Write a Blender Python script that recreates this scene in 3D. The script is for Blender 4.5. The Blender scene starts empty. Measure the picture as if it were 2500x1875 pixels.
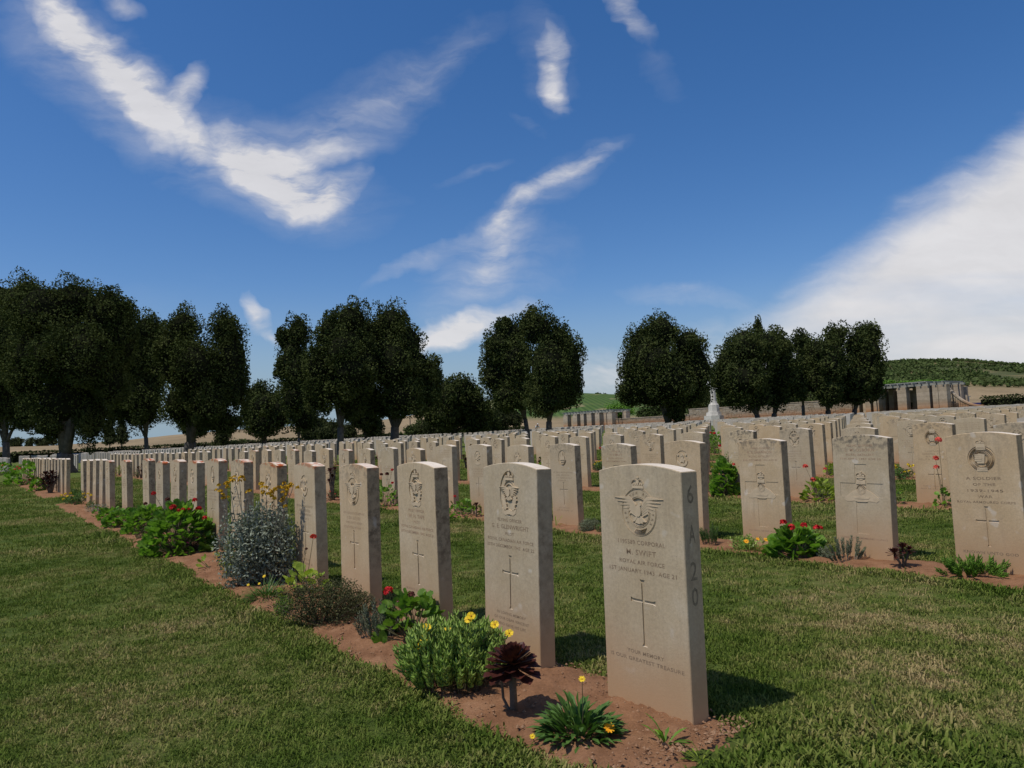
import bpy, bmesh, math, random
import numpy as np
from mathutils import Vector, Matrix, noise as mnoise
R = math.radians
random.seed(7); rng = np.random.default_rng(7)
scene = bpy.context.scene
COL = scene.collection

# ------------------------------------------------------------------ camera
FPX, CX, CY = 1843.4, 1250.0, 937.5          # lens in pixels of the 2500 px photograph
PITCH, ROLL, TH, EYE = 0.07056, 0.03619, -0.630, 0.9186
cam_d = bpy.data.cameras.new('camera'); cam = bpy.data.objects.new('camera', cam_d); COL.objects.link(cam)
cam_d.sensor_width = 36; cam_d.lens = 36 * FPX / 2500; cam_d.clip_end = 9000; cam_d.clip_start = .05
cp, sp, cr, sr = math.cos(PITCH), math.sin(PITCH), math.cos(ROLL), math.sin(ROLL)
FW = np.array([0, cp, sp]); _u = np.array([0, -sp, cp]); _r = np.array([1., 0, 0])
IR, IU = cr * _r - sr * _u, sr * _r + cr * _u
cam.matrix_world = Matrix(((IR[0], IU[0], -FW[0], 0), (IR[1], IU[1], -FW[1], 0), (IR[2], IU[2], -FW[2], EYE), (0, 0, 0, 1)))
scene.camera = cam
cam_d.dof.use_dof = False

# ------------------------------------------------------------------ light and exposure
SUN_EL = R(62)
Uv = np.array([math.sin(TH), math.cos(TH), 0]); Vv = np.array([Uv[1], -Uv[0], 0])   # along the rows / across the rows
sh = Vv * 1.0 - Uv * 0.10; sh /= np.linalg.norm(sh)                                # shadows fall this way
to_sun = np.array([-sh[0] * math.cos(SUN_EL), -sh[1] * math.cos(SUN_EL), math.sin(SUN_EL)])
sun_d = bpy.data.lights.new('sun', 'SUN'); sun_d.energy = 3.6; sun_d.angle = R(.53); sun_d.color = (1, .92, .78)
sun = bpy.data.objects.new('sun', sun_d); COL.objects.link(sun)
sun.rotation_euler = Vector(to_sun).to_track_quat('Z', 'Y').to_euler()
scene.view_settings.view_transform = 'Standard'; scene.view_settings.look = 'None'
scene.view_settings.gamma = 1; scene.view_settings.use_curve_mapping = False
scene.view_settings.exposure = 0.0
SKY_STRENGTH, SKY_GAMMA, SKY_SAT = 0.085, 1.0, 1.3

world = bpy.data.worlds.new('World'); scene.world = world; world.use_nodes = True
nt = world.node_tree; nt.nodes.clear(); N = nt.nodes.new; L = nt.links.new
def wn(t, **k):
    n = N(t)
    for a, b in k.items(): setattr(n, a, b)
    return n
out = wn('ShaderNodeOutputWorld'); bg = wn('ShaderNodeBackground'); bg.inputs[1].default_value = SKY_STRENGTH
L(bg.outputs[0], out.inputs[0])
sky = wn('ShaderNodeTexSky', sky_type='NISHITA'); sky.sun_disc = False
sky.sun_elevation = SUN_EL; sky.sun_rotation = math.atan2(to_sun[0], to_sun[1])
sky.air_density = 1.0; sky.dust_density = .6; sky.ozone_density = 3.0
hsv = wn('ShaderNodeHueSaturation'); hsv.inputs['Saturation'].default_value = SKY_SAT; hsv.inputs['Value'].default_value = 1.0
L(sky.outputs[0], hsv.inputs['Color'])
tnt = wn('ShaderNodeMix', data_type='RGBA', blend_type='MULTIPLY'); tnt.inputs[0].default_value = 1; tnt.inputs[7].default_value = (1.2, 1.14, 1.27, 1); L(hsv.outputs[0], tnt.inputs[6])
# cirrus, laid out on a sheet ahead of the viewer in direction space (x/y, z/y)
tc = wn('ShaderNodeTexCoord'); sx = wn('ShaderNodeSeparateXYZ'); L(tc.outputs['Generated'], sx.inputs[0])
ay = wn('ShaderNodeMath', operation='MAXIMUM'); L(sx.outputs[1], ay.inputs[0]); ay.inputs[1].default_value = .05
dx = wn('ShaderNodeMath', operation='DIVIDE'); L(sx.outputs[0], dx.inputs[0]); L(ay.outputs[0], dx.inputs[1])
dz = wn('ShaderNodeMath', operation='DIVIDE'); L(sx.outputs[2], dz.inputs[0]); L(ay.outputs[0], dz.inputs[1])
cv = wn('ShaderNodeCombineXYZ'); L(dx.outputs[0], cv.inputs[0]); L(dz.outputs[0], cv.inputs[1])
def warp(vec, scale, amt, seed, detail=5, rough=.6):
    m = wn('ShaderNodeVectorMath', operation='ADD'); m.inputs[1].default_value = (seed, seed * 1.7, 0); L(vec, m.inputs[0])
    n = wn('ShaderNodeTexNoise'); n.inputs['Scale'].default_value = scale; n.inputs['Detail'].default_value = detail
    n.inputs['Roughness'].default_value = rough; L(m.outputs[0], n.inputs['Vector'])
    s = wn('ShaderNodeVectorMath', operation='SUBTRACT'); s.inputs[1].default_value = (.5, .5, .5); L(n.outputs['Color'], s.inputs[0])
    k = wn('ShaderNodeVectorMath', operation='SCALE'); k.inputs['Scale'].default_value = amt; L(s.outputs[0], k.inputs[0])
    a = wn('ShaderNodeVectorMath', operation='ADD'); L(vec, a.inputs[0]); L(k.outputs[0], a.inputs[1])
    return a.outputs[0]
w1 = warp(cv.outputs[0], 3.5, .13, 3.1); w2 = warp(w1, 12, .034, 9.2, 6, .6)
K = 2500 / 2212.0
def dirxz(px, py):                       # 2212-wide pixel of the photograph -> sheet coordinates
    d = FW + IR * (px * K - CX) / FPX - IU * (py * K - CY) / FPX
    return d[0] / d[1], d[2] / d[1]
def blob(px, py, px2, py2, wid, amp, pw=1.0):
    a = dirxz(px, py); b = dirxz(px2, py2)
    cx_, cz_ = (a[0] + b[0]) / 2, (a[1] + b[1]) / 2
    ln = math.hypot(b[0] - a[0], b[1] - a[1]) / 2; w = wid * K / FPX
    mp = wn('ShaderNodeMapping', vector_type='TEXTURE')
    mp.inputs['Location'].default_value = (cx_, cz_, 0); mp.inputs['Rotation'].default_value = (0, 0, math.atan2(b[1] - a[1], b[0] - a[0]))
    mp.inputs['Scale'].default_value = (ln + w, w, 1); L(w2, mp.inputs['Vector'])
    fl = wn('ShaderNodeVectorMath', operation='MULTIPLY'); fl.inputs[1].default_value = (1, 1, 0); L(mp.outputs[0], fl.inputs[0])
    g = wn('ShaderNodeTexGradient', gradient_type='SPHERICAL'); L(fl.outputs[0], g.inputs[0])
    m = wn('ShaderNodeMath', operation='MULTIPLY'); L(g.outputs[1], m.inputs[0]); m.inputs[1].default_value = amp
    return m.outputs[0]
blobs = [blob(*b) for b in [
    (20, -60, 250, 130, 62, 1.35), (180, 60, 330, 220, 75, 1.7), (290, 160, 345, 280, 60, 1.7), (345, 250, 430, 150, 42, 1.3), (400, 260, 420, 330, 50, 1.3),
    (250, -10, 320, 20, 30, .7), (470, 310, 640, 370, 80, 1.9), (560, 370, 720, 430, 85, 1.8), (680, 440, 770, 380, 58, 1.5), (600, 300, 820, 270, 80, .42),
    (640, 310, 760, 300, 50, .7), (700, 270, 1060, 60, 60, .26), (1175, 90, 1215, 205, 38, 1.35), (1190, 190, 1225, 215, 26, .8), (1280, -10, 1375, 95, 34, 1.05),
    (1060, 510, 1185, 405, 30, 1.0), (1150, 420, 1340, 325, 27, 1.15), (1045, 600, 1100, 480, 34, .55), (820, 640, 1060, 510, 26, .5),
    (960, 690, 1130, 480, 90, .42), (890, 785, 1140, 675, 38, 1.75), (915, 775, 1000, 730, 36, 1.0), (60, 10, 330, 260, 150, .55), (330, 290, 760, 430, 160, .52), (1040, 620, 1120, 470, 70, .5), (1000, 660, 1200, 560, 120, .3), (1080, 500, 1340, 320, 70, .4), (1150, 60, 1220, 215, 75, .3), (640, 300, 1050, 70, 26, .2), (1060, 60, 560, 330, 110, .22), (1290, 20, 1500, 260, 50, .12), (545, 665, 562, 720, 30, 1.9), (575, 745, 590, 760, 15, .9),
    (1180, 850, 1400, 800, 70, 1.0), (1330, 830, 1560, 730, 55, .8), (1380, 640, 1640, 660, 30, .45), (1100, 240, 1190, 290, 26, .18), (940, 400, 1110, 350, 22, .16)]]
acc = blobs[0]
for b in blobs[1:]:
    m = wn('ShaderNodeMath', operation='ADD'); L(acc, m.inputs[0]); L(b, m.inputs[1]); acc = m.outputs[0]
# fibrous break-up of the wisps, combed along their run
st = wn('ShaderNodeMapping'); st.inputs['Rotation'].default_value = (0, 0, R(38)); st.inputs['Scale'].default_value = (.8, 2.9, 1); L(w1, st.inputs['Vector'])
fb = wn('ShaderNodeTexNoise'); fb.inputs['Scale'].default_value = 8; fb.inputs['Detail'].default_value = 9; fb.inputs['Roughness'].default_value = .62; L(st.outputs[0], fb.inputs['Vector'])
fr = wn('ShaderNodeMapRange'); fr.inputs[1].default_value = .34; fr.inputs[2].default_value = .66; fr.inputs[3].default_value = .3; fr.inputs[4].default_value = 1.3; L(fb.outputs[0], fr.inputs[0])
wisp = wn('ShaderNodeMath', operation='MULTIPLY'); L(acc, wisp.inputs[0]); L(fr.outputs[0], wisp.inputs[1])
# the big bank of cloud on the right: everything below a slanting curved edge
p1, p2 = dirxz(1610, 720), dirxz(2212, 290)
big = [blob(*b) for b in [(1800, 700, 2700, 480, 230, 4.0), (1850, 860, 2900, 760, 260, 3.2), (2300, 520, 2700, 250, 170, 3.0), (2100, 500, 2350, 370, 75, 2.2)]]
accb = big[0]
for b in big[1:]:
    m = wn('ShaderNodeMath', operation='ADD'); L(accb, m.inputs[0]); L(b, m.inputs[1]); accb = m.outputs[0]
# signed distance to the cloud's upper-left edge line keeps that edge straight and soft
wl = warp(cv.outputs[0], 5, .05, 5.5, 6, .6); s2 = wn('ShaderNodeSeparateXYZ'); L(wl, s2.inputs[0])
nxl, nyl = (p2[1] - p1[1]), -(p2[0] - p1[0]); nl = math.hypot(nxl, nyl); nxl /= nl; nyl /= nl
ma = wn('ShaderNodeMath', operation='MULTIPLY'); L(s2.outputs[0], ma.inputs[0]); ma.inputs[1].default_value = nxl
mb = wn('ShaderNodeMath', operation='MULTIPLY_ADD'); L(s2.outputs[1], mb.inputs[0]); mb.inputs[1].default_value = nyl; L(ma.outputs[0], mb.inputs[2])
edge = wn('ShaderNodeMapRange'); edge.interpolation_type = 'SMOOTHSTEP'; c0 = p1[0] * nxl + p1[1] * nyl
edge.inputs[1].default_value = c0 - .032; edge.inputs[2].default_value = c0 + .045; L(mb.outputs[0], edge.inputs[0])
ef = wn('ShaderNodeMath', operation='MULTIPLY_ADD'); L(fb.outputs[0], ef.inputs[0]); ef.inputs[1].default_value = .045; ef.inputs[2].default_value = -.0225
ea = wn('ShaderNodeMath', operation='ADD'); L(mb.outputs[0], ea.inputs[0]); L(ef.outputs[0], ea.inputs[1]); L(ea.outputs[0], edge.inputs[0])
bb = wn('ShaderNodeMath', operation='MULTIPLY', use_clamp=False); L(edge.outputs[0], bb.inputs[0]); bb.inputs[1].default_value = 1.0
# thin blue openings low in the bank
hl = wn('ShaderNodeMapping'); hl.inputs['Scale'].default_value = (2.0, 9, 1); hl.inputs['Rotation'].default_value = (0, 0, R(4)); L(cv.outputs[0], hl.inputs['Vector'])
hn = wn('ShaderNodeTexNoise'); hn.inputs['Scale'].default_value = 1.6; hn.inputs['Detail'].default_value = 4; L(hl.outputs[0], hn.inputs['Vector'])
hr = wn('ShaderNodeMapRange'); hr.inputs[1].default_value = .35; hr.inputs[2].default_value = .62; hr.inputs[3].default_value = .62; hr.inputs[4].default_value = 1.0; L(hn.outputs[0], hr.inputs[0])
hz = wn('ShaderNodeMapRange'); hz.inputs[1].default_value = .12; hz.inputs[2].default_value = .2; L(dz.outputs[0], hz.inputs[0])
hm = wn('ShaderNodeMath', operation='MAXIMUM'); L(hr.outputs[0], hm.inputs[0]); L(hz.outputs[0], hm.inputs[1])
bk = wn('ShaderNodeMath', operation='MULTIPLY'); L(bb.outputs[0], bk.inputs[0]); L(hm.outputs[0], bk.inputs[1])
bk2 = wn('ShaderNodeMath', operation='MULTIPLY'); L(bk.outputs[0], bk2.inputs[0]); bk2.inputs[1].default_value = .93
# faint veil everywhere, also behind the viewer
vn = wn('ShaderNodeTexNoise'); vn.inputs['Scale'].default_value = 2.3; vn.inputs['Detail'].default_value = 6; vn.inputs['Roughness'].default_value = .55
vm = wn('ShaderNodeMapping'); vm.inputs['Scale'].default_value = (1, 1, 2.5); vm.inputs['Rotation'].default_value = (0, R(35), 0); L(tc.outputs['Generated'], vm.inputs[0]); L(vm.outputs[0], vn.inputs['Vector'])
vr = wn('ShaderNodeMapRange'); vr.inputs[1].default_value = .5; vr.inputs[2].default_value = .8; vr.inputs[4].default_value = .12; L(vn.outputs[0], vr.inputs[0])
tot = wn('ShaderNodeMath', operation='ADD'); L(wisp.outputs[0], tot.inputs[0]); L(vr.outputs[0], tot.inputs[1])
sm = wn('ShaderNodeMapRange'); sm.interpolation_type = 'LINEAR'; sm.inputs[1].default_value = .04; sm.inputs[2].default_value = 1.5; sm.inputs[4].default_value = .88; L(tot.outputs[0], sm.inputs[0])
cl = wn('ShaderNodeMath', operation='MAXIMUM'); L(sm.outputs[0], cl.inputs[0]); L(bk2.outputs[0], cl.inputs[1])
mix = wn('ShaderNodeMix', data_type='RGBA'); L(cl.outputs[0], mix.inputs[0]); 
hf = wn('ShaderNodeMapRange'); hf.interpolation_type = 'SMOOTHSTEP'; hf.inputs[1].default_value = -.02; hf.inputs[2].default_value = .21; hf.inputs[3].default_value = 1; hf.inputs[4].default_value = 0; L(sx.outputs[2], hf.inputs[0])
low = wn('ShaderNodeMix', data_type='RGBA'); L(hf.outputs[0], low.inputs[0]); L(tnt.outputs[2], low.inputs[6]); low.inputs[7].default_value = (3.2, 4.5, 5.6, 1)
L(low.outputs[2], mix.inputs[6])
CLOUD = 9.5
mix.inputs[7].default_value = (CLOUD * .93, CLOUD * .91, CLOUD * .915, 1)
cs = wn('ShaderNodeMapRange'); cs.inputs[1].default_value = .3; cs.inputs[2].default_value = .7; cs.inputs[3].default_value = .93; cs.inputs[4].default_value = 1.05; L(fb.outputs[0], cs.inputs[0])
cm = wn('ShaderNodeMix', data_type='RGBA', blend_type='MULTIPLY'); cm.inputs[0].default_value = 1; cm.inputs[6].default_value = (CLOUD * .93, CLOUD * .91, CLOUD * .915, 1); L(cs.outputs[0], cm.inputs[7]); L(cm.outputs[2], mix.inputs[7])
L(mix.outputs[2], bg.inputs[0])

# ------------------------------------------------------------------ helpers
GW = [-60, 0, 2.96, 5.92, 8.9, 20, 39, 51, 75, 85, 400]; GZ = [-.5, 0, .033, .10, .152, .36, .78, .98, 1.46, 1.65, 7.0]
V0 = 1.8251
def uv(p): return p[0] * Uv[0] + p[1] * Uv[1], p[0] * Vv[0] + p[1] * Vv[1]
def G(x, y): return np.interp(np.asarray(x) * Vv[0] + np.asarray(y) * Vv[1] - V0, GW, GZ)
def W(u, v, z=0.0): p = Uv * u + Vv * v; return np.array([p[0], p[1], float(G(p[0], p[1])) + z])
def ray(px, py): return FW + IR * (px - CX) / FPX - IU * (py - CY) / FPX
def at_depth(px, py, d): D = ray(px, py); return np.array([0, 0, EYE]) + D * d           # d is depth along the view axis
def on_ground(px, py):
    D = ray(px, py); t = .2
    for _ in range(4000):
        P = np.array([0, 0, EYE]) + D * t
        if P[2] <= G(P[0], P[1]): break
        t *= 1.004
    return np.array([P[0], P[1], float(G(P[0], P[1]))]), t
def mpp(d): return d / FPX                                                             # metres per photo pixel at depth d

class MB:
    def __init__(s): s.v = []; s.f = []
    def add(s, vs, fs):
        o = len(s.v); s.v.extend([tuple(map(float, p)) for p in vs]); s.f.extend([tuple(i + o for i in f) for f in fs])
    def box(s, c, d, rz=0, taper=1.0):
        c = np.array(c, float); a, b, h = d[0] / 2, d[1] / 2, d[2] / 2; ca, sa = math.cos(rz), math.sin(rz); vs = []
        for z, k in ((-h, 1), (h, taper)):
            for x, y in ((-a, -b), (a, -b), (a, b), (-a, b)):
                x *= k; y *= k; vs.append((c[0] + ca * x - sa * y, c[1] + sa * x + ca * y, c[2] + z))
        s.add(vs, [(0, 3, 2, 1), (4, 5, 6, 7), (0, 1, 5, 4), (1, 2, 6, 5), (2, 3, 7, 6), (3, 0, 4, 7)])
    def tube(s, pts, rad, n=6, cap=True):
        pts = [np.array(p, float) for p in pts]
        if not hasattr(rad, '__len__'): rad = [rad] * len(pts)
        vs = []; up = np.array([.31, .17, .93])
        for i, p in enumerate(pts):
            t = pts[min(i + 1, len(pts) - 1)] - pts[max(i - 1, 0)]; t = t / (np.linalg.norm(t) + 1e-9)
            a = np.cross(t, up); 
            if np.linalg.norm(a) < .1: a = np.cross(t, [1, 0, 0])
            a /= np.linalg.norm(a); b = np.cross(t, a)
            for k in range(n):
                q = 2 * math.pi * k / n; vs.append(p + (a * math.cos(q) + b * math.sin(q)) * rad[i])
        fs = [(i * n + k, i * n + (k + 1) % n, (i + 1) * n + (k + 1) % n, (i + 1) * n + k) for i in range(len(pts) - 1) for k in range(n)]
        if cap: fs += [tuple(range(n))[::-1], tuple(range((len(pts) - 1) * n, len(pts) * n))]
        s.add(vs, fs)
    def leaf(s, base, d, up, ln, wd, curl=.3, seg=3, tip=.15, fold=.0, prof=None):
        base = np.array(base, float); d = np.array(d, float); d /= np.linalg.norm(d)
        sd = np.cross(d, up); sd /= (np.linalg.norm(sd) + 1e-9); nn = np.cross(sd, d)
        vs = []; prof = prof or [.35, 1.0, .85, tip][:seg + 1]
        for i in range(seg + 1):
            t = i / seg; w = wd / 2 * prof[min(i, len(prof) - 1)]
            c = base + d * ln * t * (1 - .25 * abs(curl) * t) - nn * ln * curl * t * t
            vs += [c - sd * w + nn * w * fold, c + sd * w + nn * w * fold]
        s.add(vs, [(2 * i, 2 * i + 1, 2 * i + 3, 2 * i + 2) for i in range(seg)])
    def build(s, name, mat, parent=None, smooth=False, kind=None):
        me = bpy.data.meshes.new(name); me.from_pydata(s.v, [], s.f)
        me.materials.append(mat)
        if smooth: me.polygons.foreach_set('use_smooth', [True] * len(me.polygons))
        return link(name, me, parent, kind)
def link(name, me, parent=None, kind=None):
    o = bpy.data.objects.new(name, me); COL.objects.link(o)
    if parent is not None: o.parent = parent
    if kind: o['kind'] = kind
    return o
def arr_mesh(name, verts, faces, mat):                        # numpy: faces all quads or all triangles
    me = bpy.data.meshes.new(name); n = faces.shape[1]
    me.vertices.add(len(verts)); me.vertices.foreach_set('co', verts.astype(np.float32).ravel())
    me.loops.add(faces.size); me.loops.foreach_set('vertex_index', faces.astype(np.int32).ravel())
    me.polygons.add(len(faces)); me.polygons.foreach_set('loop_start', np.arange(0, faces.size, n, dtype=np.int32))
    me.update(calc_edges=True); me.materials.append(mat); return me
def tag(o, label, cat, group=None):
    o['label'] = label; o['category'] = cat
    if group: o['group'] = group
    return o
def thing(name, loc, label, cat, group=None, rz=0):
    o = bpy.data.objects.new(name, None); COL.objects.link(o); o.empty_display_size = .1
    o.location = loc; o.rotation_euler = (0, 0, rz); return tag(o, label, cat, group)
def struct(o): o['kind'] = 'structure'; return o

# ------------------------------------------------------------------ materials
def mat(name, rough=.8, spec=.3):
    m = bpy.data.materials.new(name); m.use_nodes = True; t = m.node_tree
    b = t.nodes['Principled BSDF']; b.inputs['Roughness'].default_value = rough; b.inputs['Specular IOR Level'].default_value = spec
    return m, t, b
class T:                                                      # tiny node helper
    def __init__(s, t): s.t = t
    def n(s, ty, **k):
        x = s.t.nodes.new(ty)
        for a, b in k.items(): setattr(x, a, b)
        return x
    def l(s, a, b): s.t.links.new(a, b)
    def noise(s, vec, scale, detail=4, rough=.55):
        x = s.n('ShaderNodeTexNoise'); x.inputs['Scale'].default_value = scale; x.inputs['Detail'].default_value = detail; x.inputs['Roughness'].default_value = rough
        if vec is not None: s.l(vec, x.inputs['Vector'])
        return x.outputs[0]
    def ramp(s, f, stops):
        x = s.n('ShaderNodeValToRGB'); e = x.color_ramp.elements
        while len(e) < len(stops): e.new(.5)
        for i, (p, c) in enumerate(stops): e[i].position = p; e[i].color = (*c, 1) if len(c) == 3 else c
        s.l(f, x.inputs[0]); return x.outputs[0]
    def mr(s, f, a, b, c=0., d=1., smooth=False):
        x = s.n('ShaderNodeMapRange')
        if smooth: x.interpolation_type = 'SMOOTHSTEP'
        for i, v in enumerate((a, b, c, d)): x.inputs[i + 1].default_value = v
        s.l(f, x.inputs[0]); return x.outputs[0]
    def mix(s, f, a, b, mode='MIX'):
        x = s.n('ShaderNodeMix', data_type='RGBA', blend_type=mode)
        for i, v in ((0, f), (6, a), (7, b)):
            if isinstance(v, (int, float)): x.inputs[i].default_value = v
            elif isinstance(v, tuple): x.inputs[i].default_value = (*v, 1)
            else: s.l(v, x.inputs[i])
        return x.outputs[2]
    def m(s, op, a, b=None, clamp=False):
        x = s.n('ShaderNodeMath', operation=op, use_clamp=clamp)
        for i, v in ((0, a), (1, b)):
            if v is None: continue
            if isinstance(v, (int, float)): x.inputs[i].default_value = v
            else: s.l(v, x.inputs[i])
        return x.outputs[0]
    def bump(s, h, b, strength=.4, dist=.01):
        x = s.n('ShaderNodeBump'); x.inputs['Strength'].default_value = strength; x.inputs['Distance'].default_value = dist
        s.l(h, x.inputs['Height']); s.l(x.outputs[0], b.inputs['Normal'])

def headstone_mat(name, dark=1.0):
    m, t, b = mat(name, .85, .2); q = T(t); co = q.n('ShaderNodeTexCoord'); oi = q.n('ShaderNodeObjectInfo')
    of = q.n('ShaderNodeVectorMath', operation='ADD'); q.l(co.outputs['Object'], of.inputs[0])
    k = q.n('ShaderNodeVectorMath', operation='SCALE'); k.inputs[0].default_value = (31, 17, 23); q.l(oi.outputs['Random'], k.inputs['Scale']); q.l(k.outputs[0], of.inputs[1])
    v = of.outputs[0]; s = q.n('ShaderNodeSeparateXYZ'); q.l(co.outputs['Object'], s.inputs[0])
    base = q.ramp(q.noise(v, 5, 5, .6), [(.3, (.40, .315, .205)), (.55, (.445, .362, .250)), (.75, (.485, .41, .305))])
    tint = q.ramp(oi.outputs['Random'], [(0, (1.10, 1.0, .88)), (.3, (.98, .98, .99)), (.6, (1.06, 1.04, 1.0)), (1, (.93, .95, .97))])
    base = q.mix(1, base, tint, 'MULTIPLY')
    fine = q.mr(q.noise(v, 90, 3, .7), .35, .65, .9, 1.07); base = q.mix(1, base, fine, 'MULTIPLY')
    # mottled grime on the two narrow sides
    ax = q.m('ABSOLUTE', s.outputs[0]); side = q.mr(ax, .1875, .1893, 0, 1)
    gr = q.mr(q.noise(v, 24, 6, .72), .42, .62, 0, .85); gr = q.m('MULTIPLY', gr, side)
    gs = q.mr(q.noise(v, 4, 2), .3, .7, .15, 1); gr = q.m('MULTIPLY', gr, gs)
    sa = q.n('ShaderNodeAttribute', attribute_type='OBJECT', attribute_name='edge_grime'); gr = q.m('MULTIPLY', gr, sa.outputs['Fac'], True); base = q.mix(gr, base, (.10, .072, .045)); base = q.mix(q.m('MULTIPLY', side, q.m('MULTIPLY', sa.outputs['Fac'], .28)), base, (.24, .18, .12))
    # grime creeping down from the weathered crown
    att = q.n('ShaderNodeAttribute', attribute_type='OBJECT', attribute_name='grime')
    tg = q.m('MULTIPLY', q.mr(s.outputs[2], .66, .80), q.mr(q.noise(v, 30, 5, .7), .45, .6)); tg = q.m('MULTIPLY', tg, att.outputs['Fac'])
    base = q.mix(q.m('MINIMUM', tg, .85), base, (.10, .09, .075))
    # faint rain streaks
    mp = q.n('ShaderNodeMapping'); mp.inputs['Scale'].default_value = (34, 34, 2.2); q.l(v, mp.inputs[0]); stk = q.mr(q.noise(mp.outputs[0], 1, 4, .6), .52, .72, 0, .34)
    base = q.mix(q.m('MULTIPLY', stk, q.mr(q.noise(v, 2.5, 2), .4, .65)), base, (.21, .17, .125))
    # specks
    sp_ = q.mr(q.noise(v, 150, 2), .71, .76, 0, .6); base = q.mix(sp_, base, (.10, .08, .06))
    pale = q.mr(q.noise(v, 13, 1), .70, .76, 0, .35); base = q.mix(pale, base, (.62, .6, .56))
    # veins
    vn_ = q.m('ABSOLUTE', q.m('SUBTRACT', q.noise(v, 6, 8, .7), .5)); vein = q.mr(vn_, 0, .008, .3, 0); base = q.mix(vein, base, (.22, .18, .14))
    # soil-splash stain rising from the ground
    st_ = q.m('ADD', s.outputs[2], q.m('MULTIPLY', q.noise(v, 7, 3), .16)); stain = q.mr(st_, .08, .46, .9, 0, True)
    base = q.mix(stain, base, (.40, .255, .145))
    sn = q.n('ShaderNodeSeparateXYZ'); q.l(co.outputs['Normal'], sn.inputs[0]); bl = q.m('MULTIPLY', q.mr(sn.outputs[2], .75, .9), q.mr(q.noise(v, 16, 4, .7), .3, .6, .55, 1)); base = q.mix(bl, base, (.70, .63, .54))  # weather-bleached tops, painted paler also to strengthen the sunlit contrast with the fronts
    # orange lichen on the top of some stones
    at2 = q.n('ShaderNodeAttribute', attribute_type='OBJECT', attribute_name='lichen')
    lz = q.mr(q.m('ADD', s.outputs[2], q.m('MULTIPLY', s.outputs[0], .10)), .783, .80)
    li = q.m('MULTIPLY', q.m('MULTIPLY', lz, q.mr(q.noise(v, 22, 4, .6), .47, .55)), at2.outputs['Fac'], True)
    base = q.mix(li, base, (.36, .085, .02))
    q.l(base, b.inputs['Base Color']); q.bump(q.noise(v, 130, 4, .7), b, .25, .003); return m
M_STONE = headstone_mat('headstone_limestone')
def plain(name, col, rough=.8, var=.25, scale=20, bump=0, spec=.25, obj=True, col2=None):
    m, t, b = mat(name, rough, spec); q = T(t)
    if obj: co = q.n('ShaderNodeTexCoord').outputs['Object']
    else: co = q.n('ShaderNodeNewGeometry').outputs['Position']
    c2 = col2 or tuple(min(1, c * (1 + var)) for c in col); c1 = tuple(c * (1 - var) for c in col) if not col2 else col
    nz = q.noise(co, scale, 4, .6); q.l(q.ramp(nz, [(.3, c1), (.7, c2)]), b.inputs['Base Color'])
    if bump: q.bump(nz, b, bump, .01)
    return m
def leafm(name, col, col2, rough=.55, scale=9, trans=.25, spec=.2):
    m, t, b = mat(name, rough, spec); q = T(t); g = q.n('ShaderNodeNewGeometry'); co = g.outputs['Position']
    c = q.ramp(q.noise(co, scale, 3, .6), [(.3, col), (.7, col2)])
    c = q.mix(1, c, q.mr(g.outputs['Random Per Island'], 0, 1, *((.82, 1.14) if 'tree' in name or 'ever' in name else (.62, 1.3))), 'MULTIPLY')
    q.l(c, b.inputs['Base Color'])
    if trans:
        tr = q.n('ShaderNodeBsdfTranslucent'); q.l(q.mix(1, c, (1.3, 1.5, .7), 'MULTIPLY'), tr.inputs[0]); mx = q.n('ShaderNodeMixShader'); mx.inputs[0].default_value = trans
        q.l(b.outputs[0], mx.inputs[1]); q.l(tr.outputs[0], mx.inputs[2]); q.l(mx.outputs[0], t.nodes['Material Output'].inputs[0])
    return m
M_CARVE = plain('carved_letter', (.22, .16, .105), .95, .35, 60)
M_CARVE_RED = plain('carved_letter_stained', (.31, .205, .135), .95, .3, 60)
M_RELIEF = plain('carved_relief_stone', (.48, .385, .265), .85, .10, 30, .1)
M_BARK = plain('grey_bark', (.085, .078, .07), .95, .4, 5, .8)
M_TREE = leafm('evergreen_leaves', (.024, .038, .013), (.080, .096, .034), .95, 1.1, .08, 0)
M_TREE2 = leafm('far_tree_leaves', (.03, .042, .018), (.075, .085, .036), .95, .5, .1, 0)
M_OLIVE = leafm('olive_leaves', (.052, .080, .026), (.095, .122, .045), .95, .05, .1, 0)
M_CORE = plain('shade_and_black_parts', (.012, .014, .008), 1, .3, 3, 0, 0)  # near-black colour stands in for shade inside crowns; also black small parts
M_GER = leafm('geranium_leaf', (.07, .17, .02), (.19, .32, .05), .5, 30, .35)
M_GERY = leafm('yellowing_geranium_leaf', (.13, .22, .03), (.30, .36, .05), .5, 30, .35)
M_GAZ = leafm('dark_green_leaf', (.045, .10, .02), (.10, .19, .045), .45, 30, .2)
M_SUC = leafm('succulent_leaf', (.17, .29, .05), (.36, .46, .12), .4, 30, .2)
M_SILVER = leafm('silver_leaf', (.15, .175, .13), (.30, .335, .27), .9, 20, .1)
M_LAV = leafm('grey_green_leaf', (.11, .135, .08), (.21, .235, .145), .8, 30, .1)
M_PURP = leafm('dark_purple_leaf', (.03, .010, .010), (.085, .026, .018), .4, 30, .1)
M_BROWNG = leafm('dull_brown_green_leaf', (.05, .065, .025), (.105, .10, .045), .9, 25, .1)
M_RED = leafm('red_petal', (.42, .012, .015), (.62, .03, .035), .6, 60, .2)
M_CORAL = leafm('coral_petal', (.55, .07, .05), (.75, .12, .09), .6, 60, .2)
M_DEADF = leafm('withered_flower', (.05, .015, .012), (.11, .03, .02), .8, 60, 0)
M_YEL = leafm('yellow_petal', (.62, .42, .01), (.8, .58, .03), .6, 60, .2)
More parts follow.
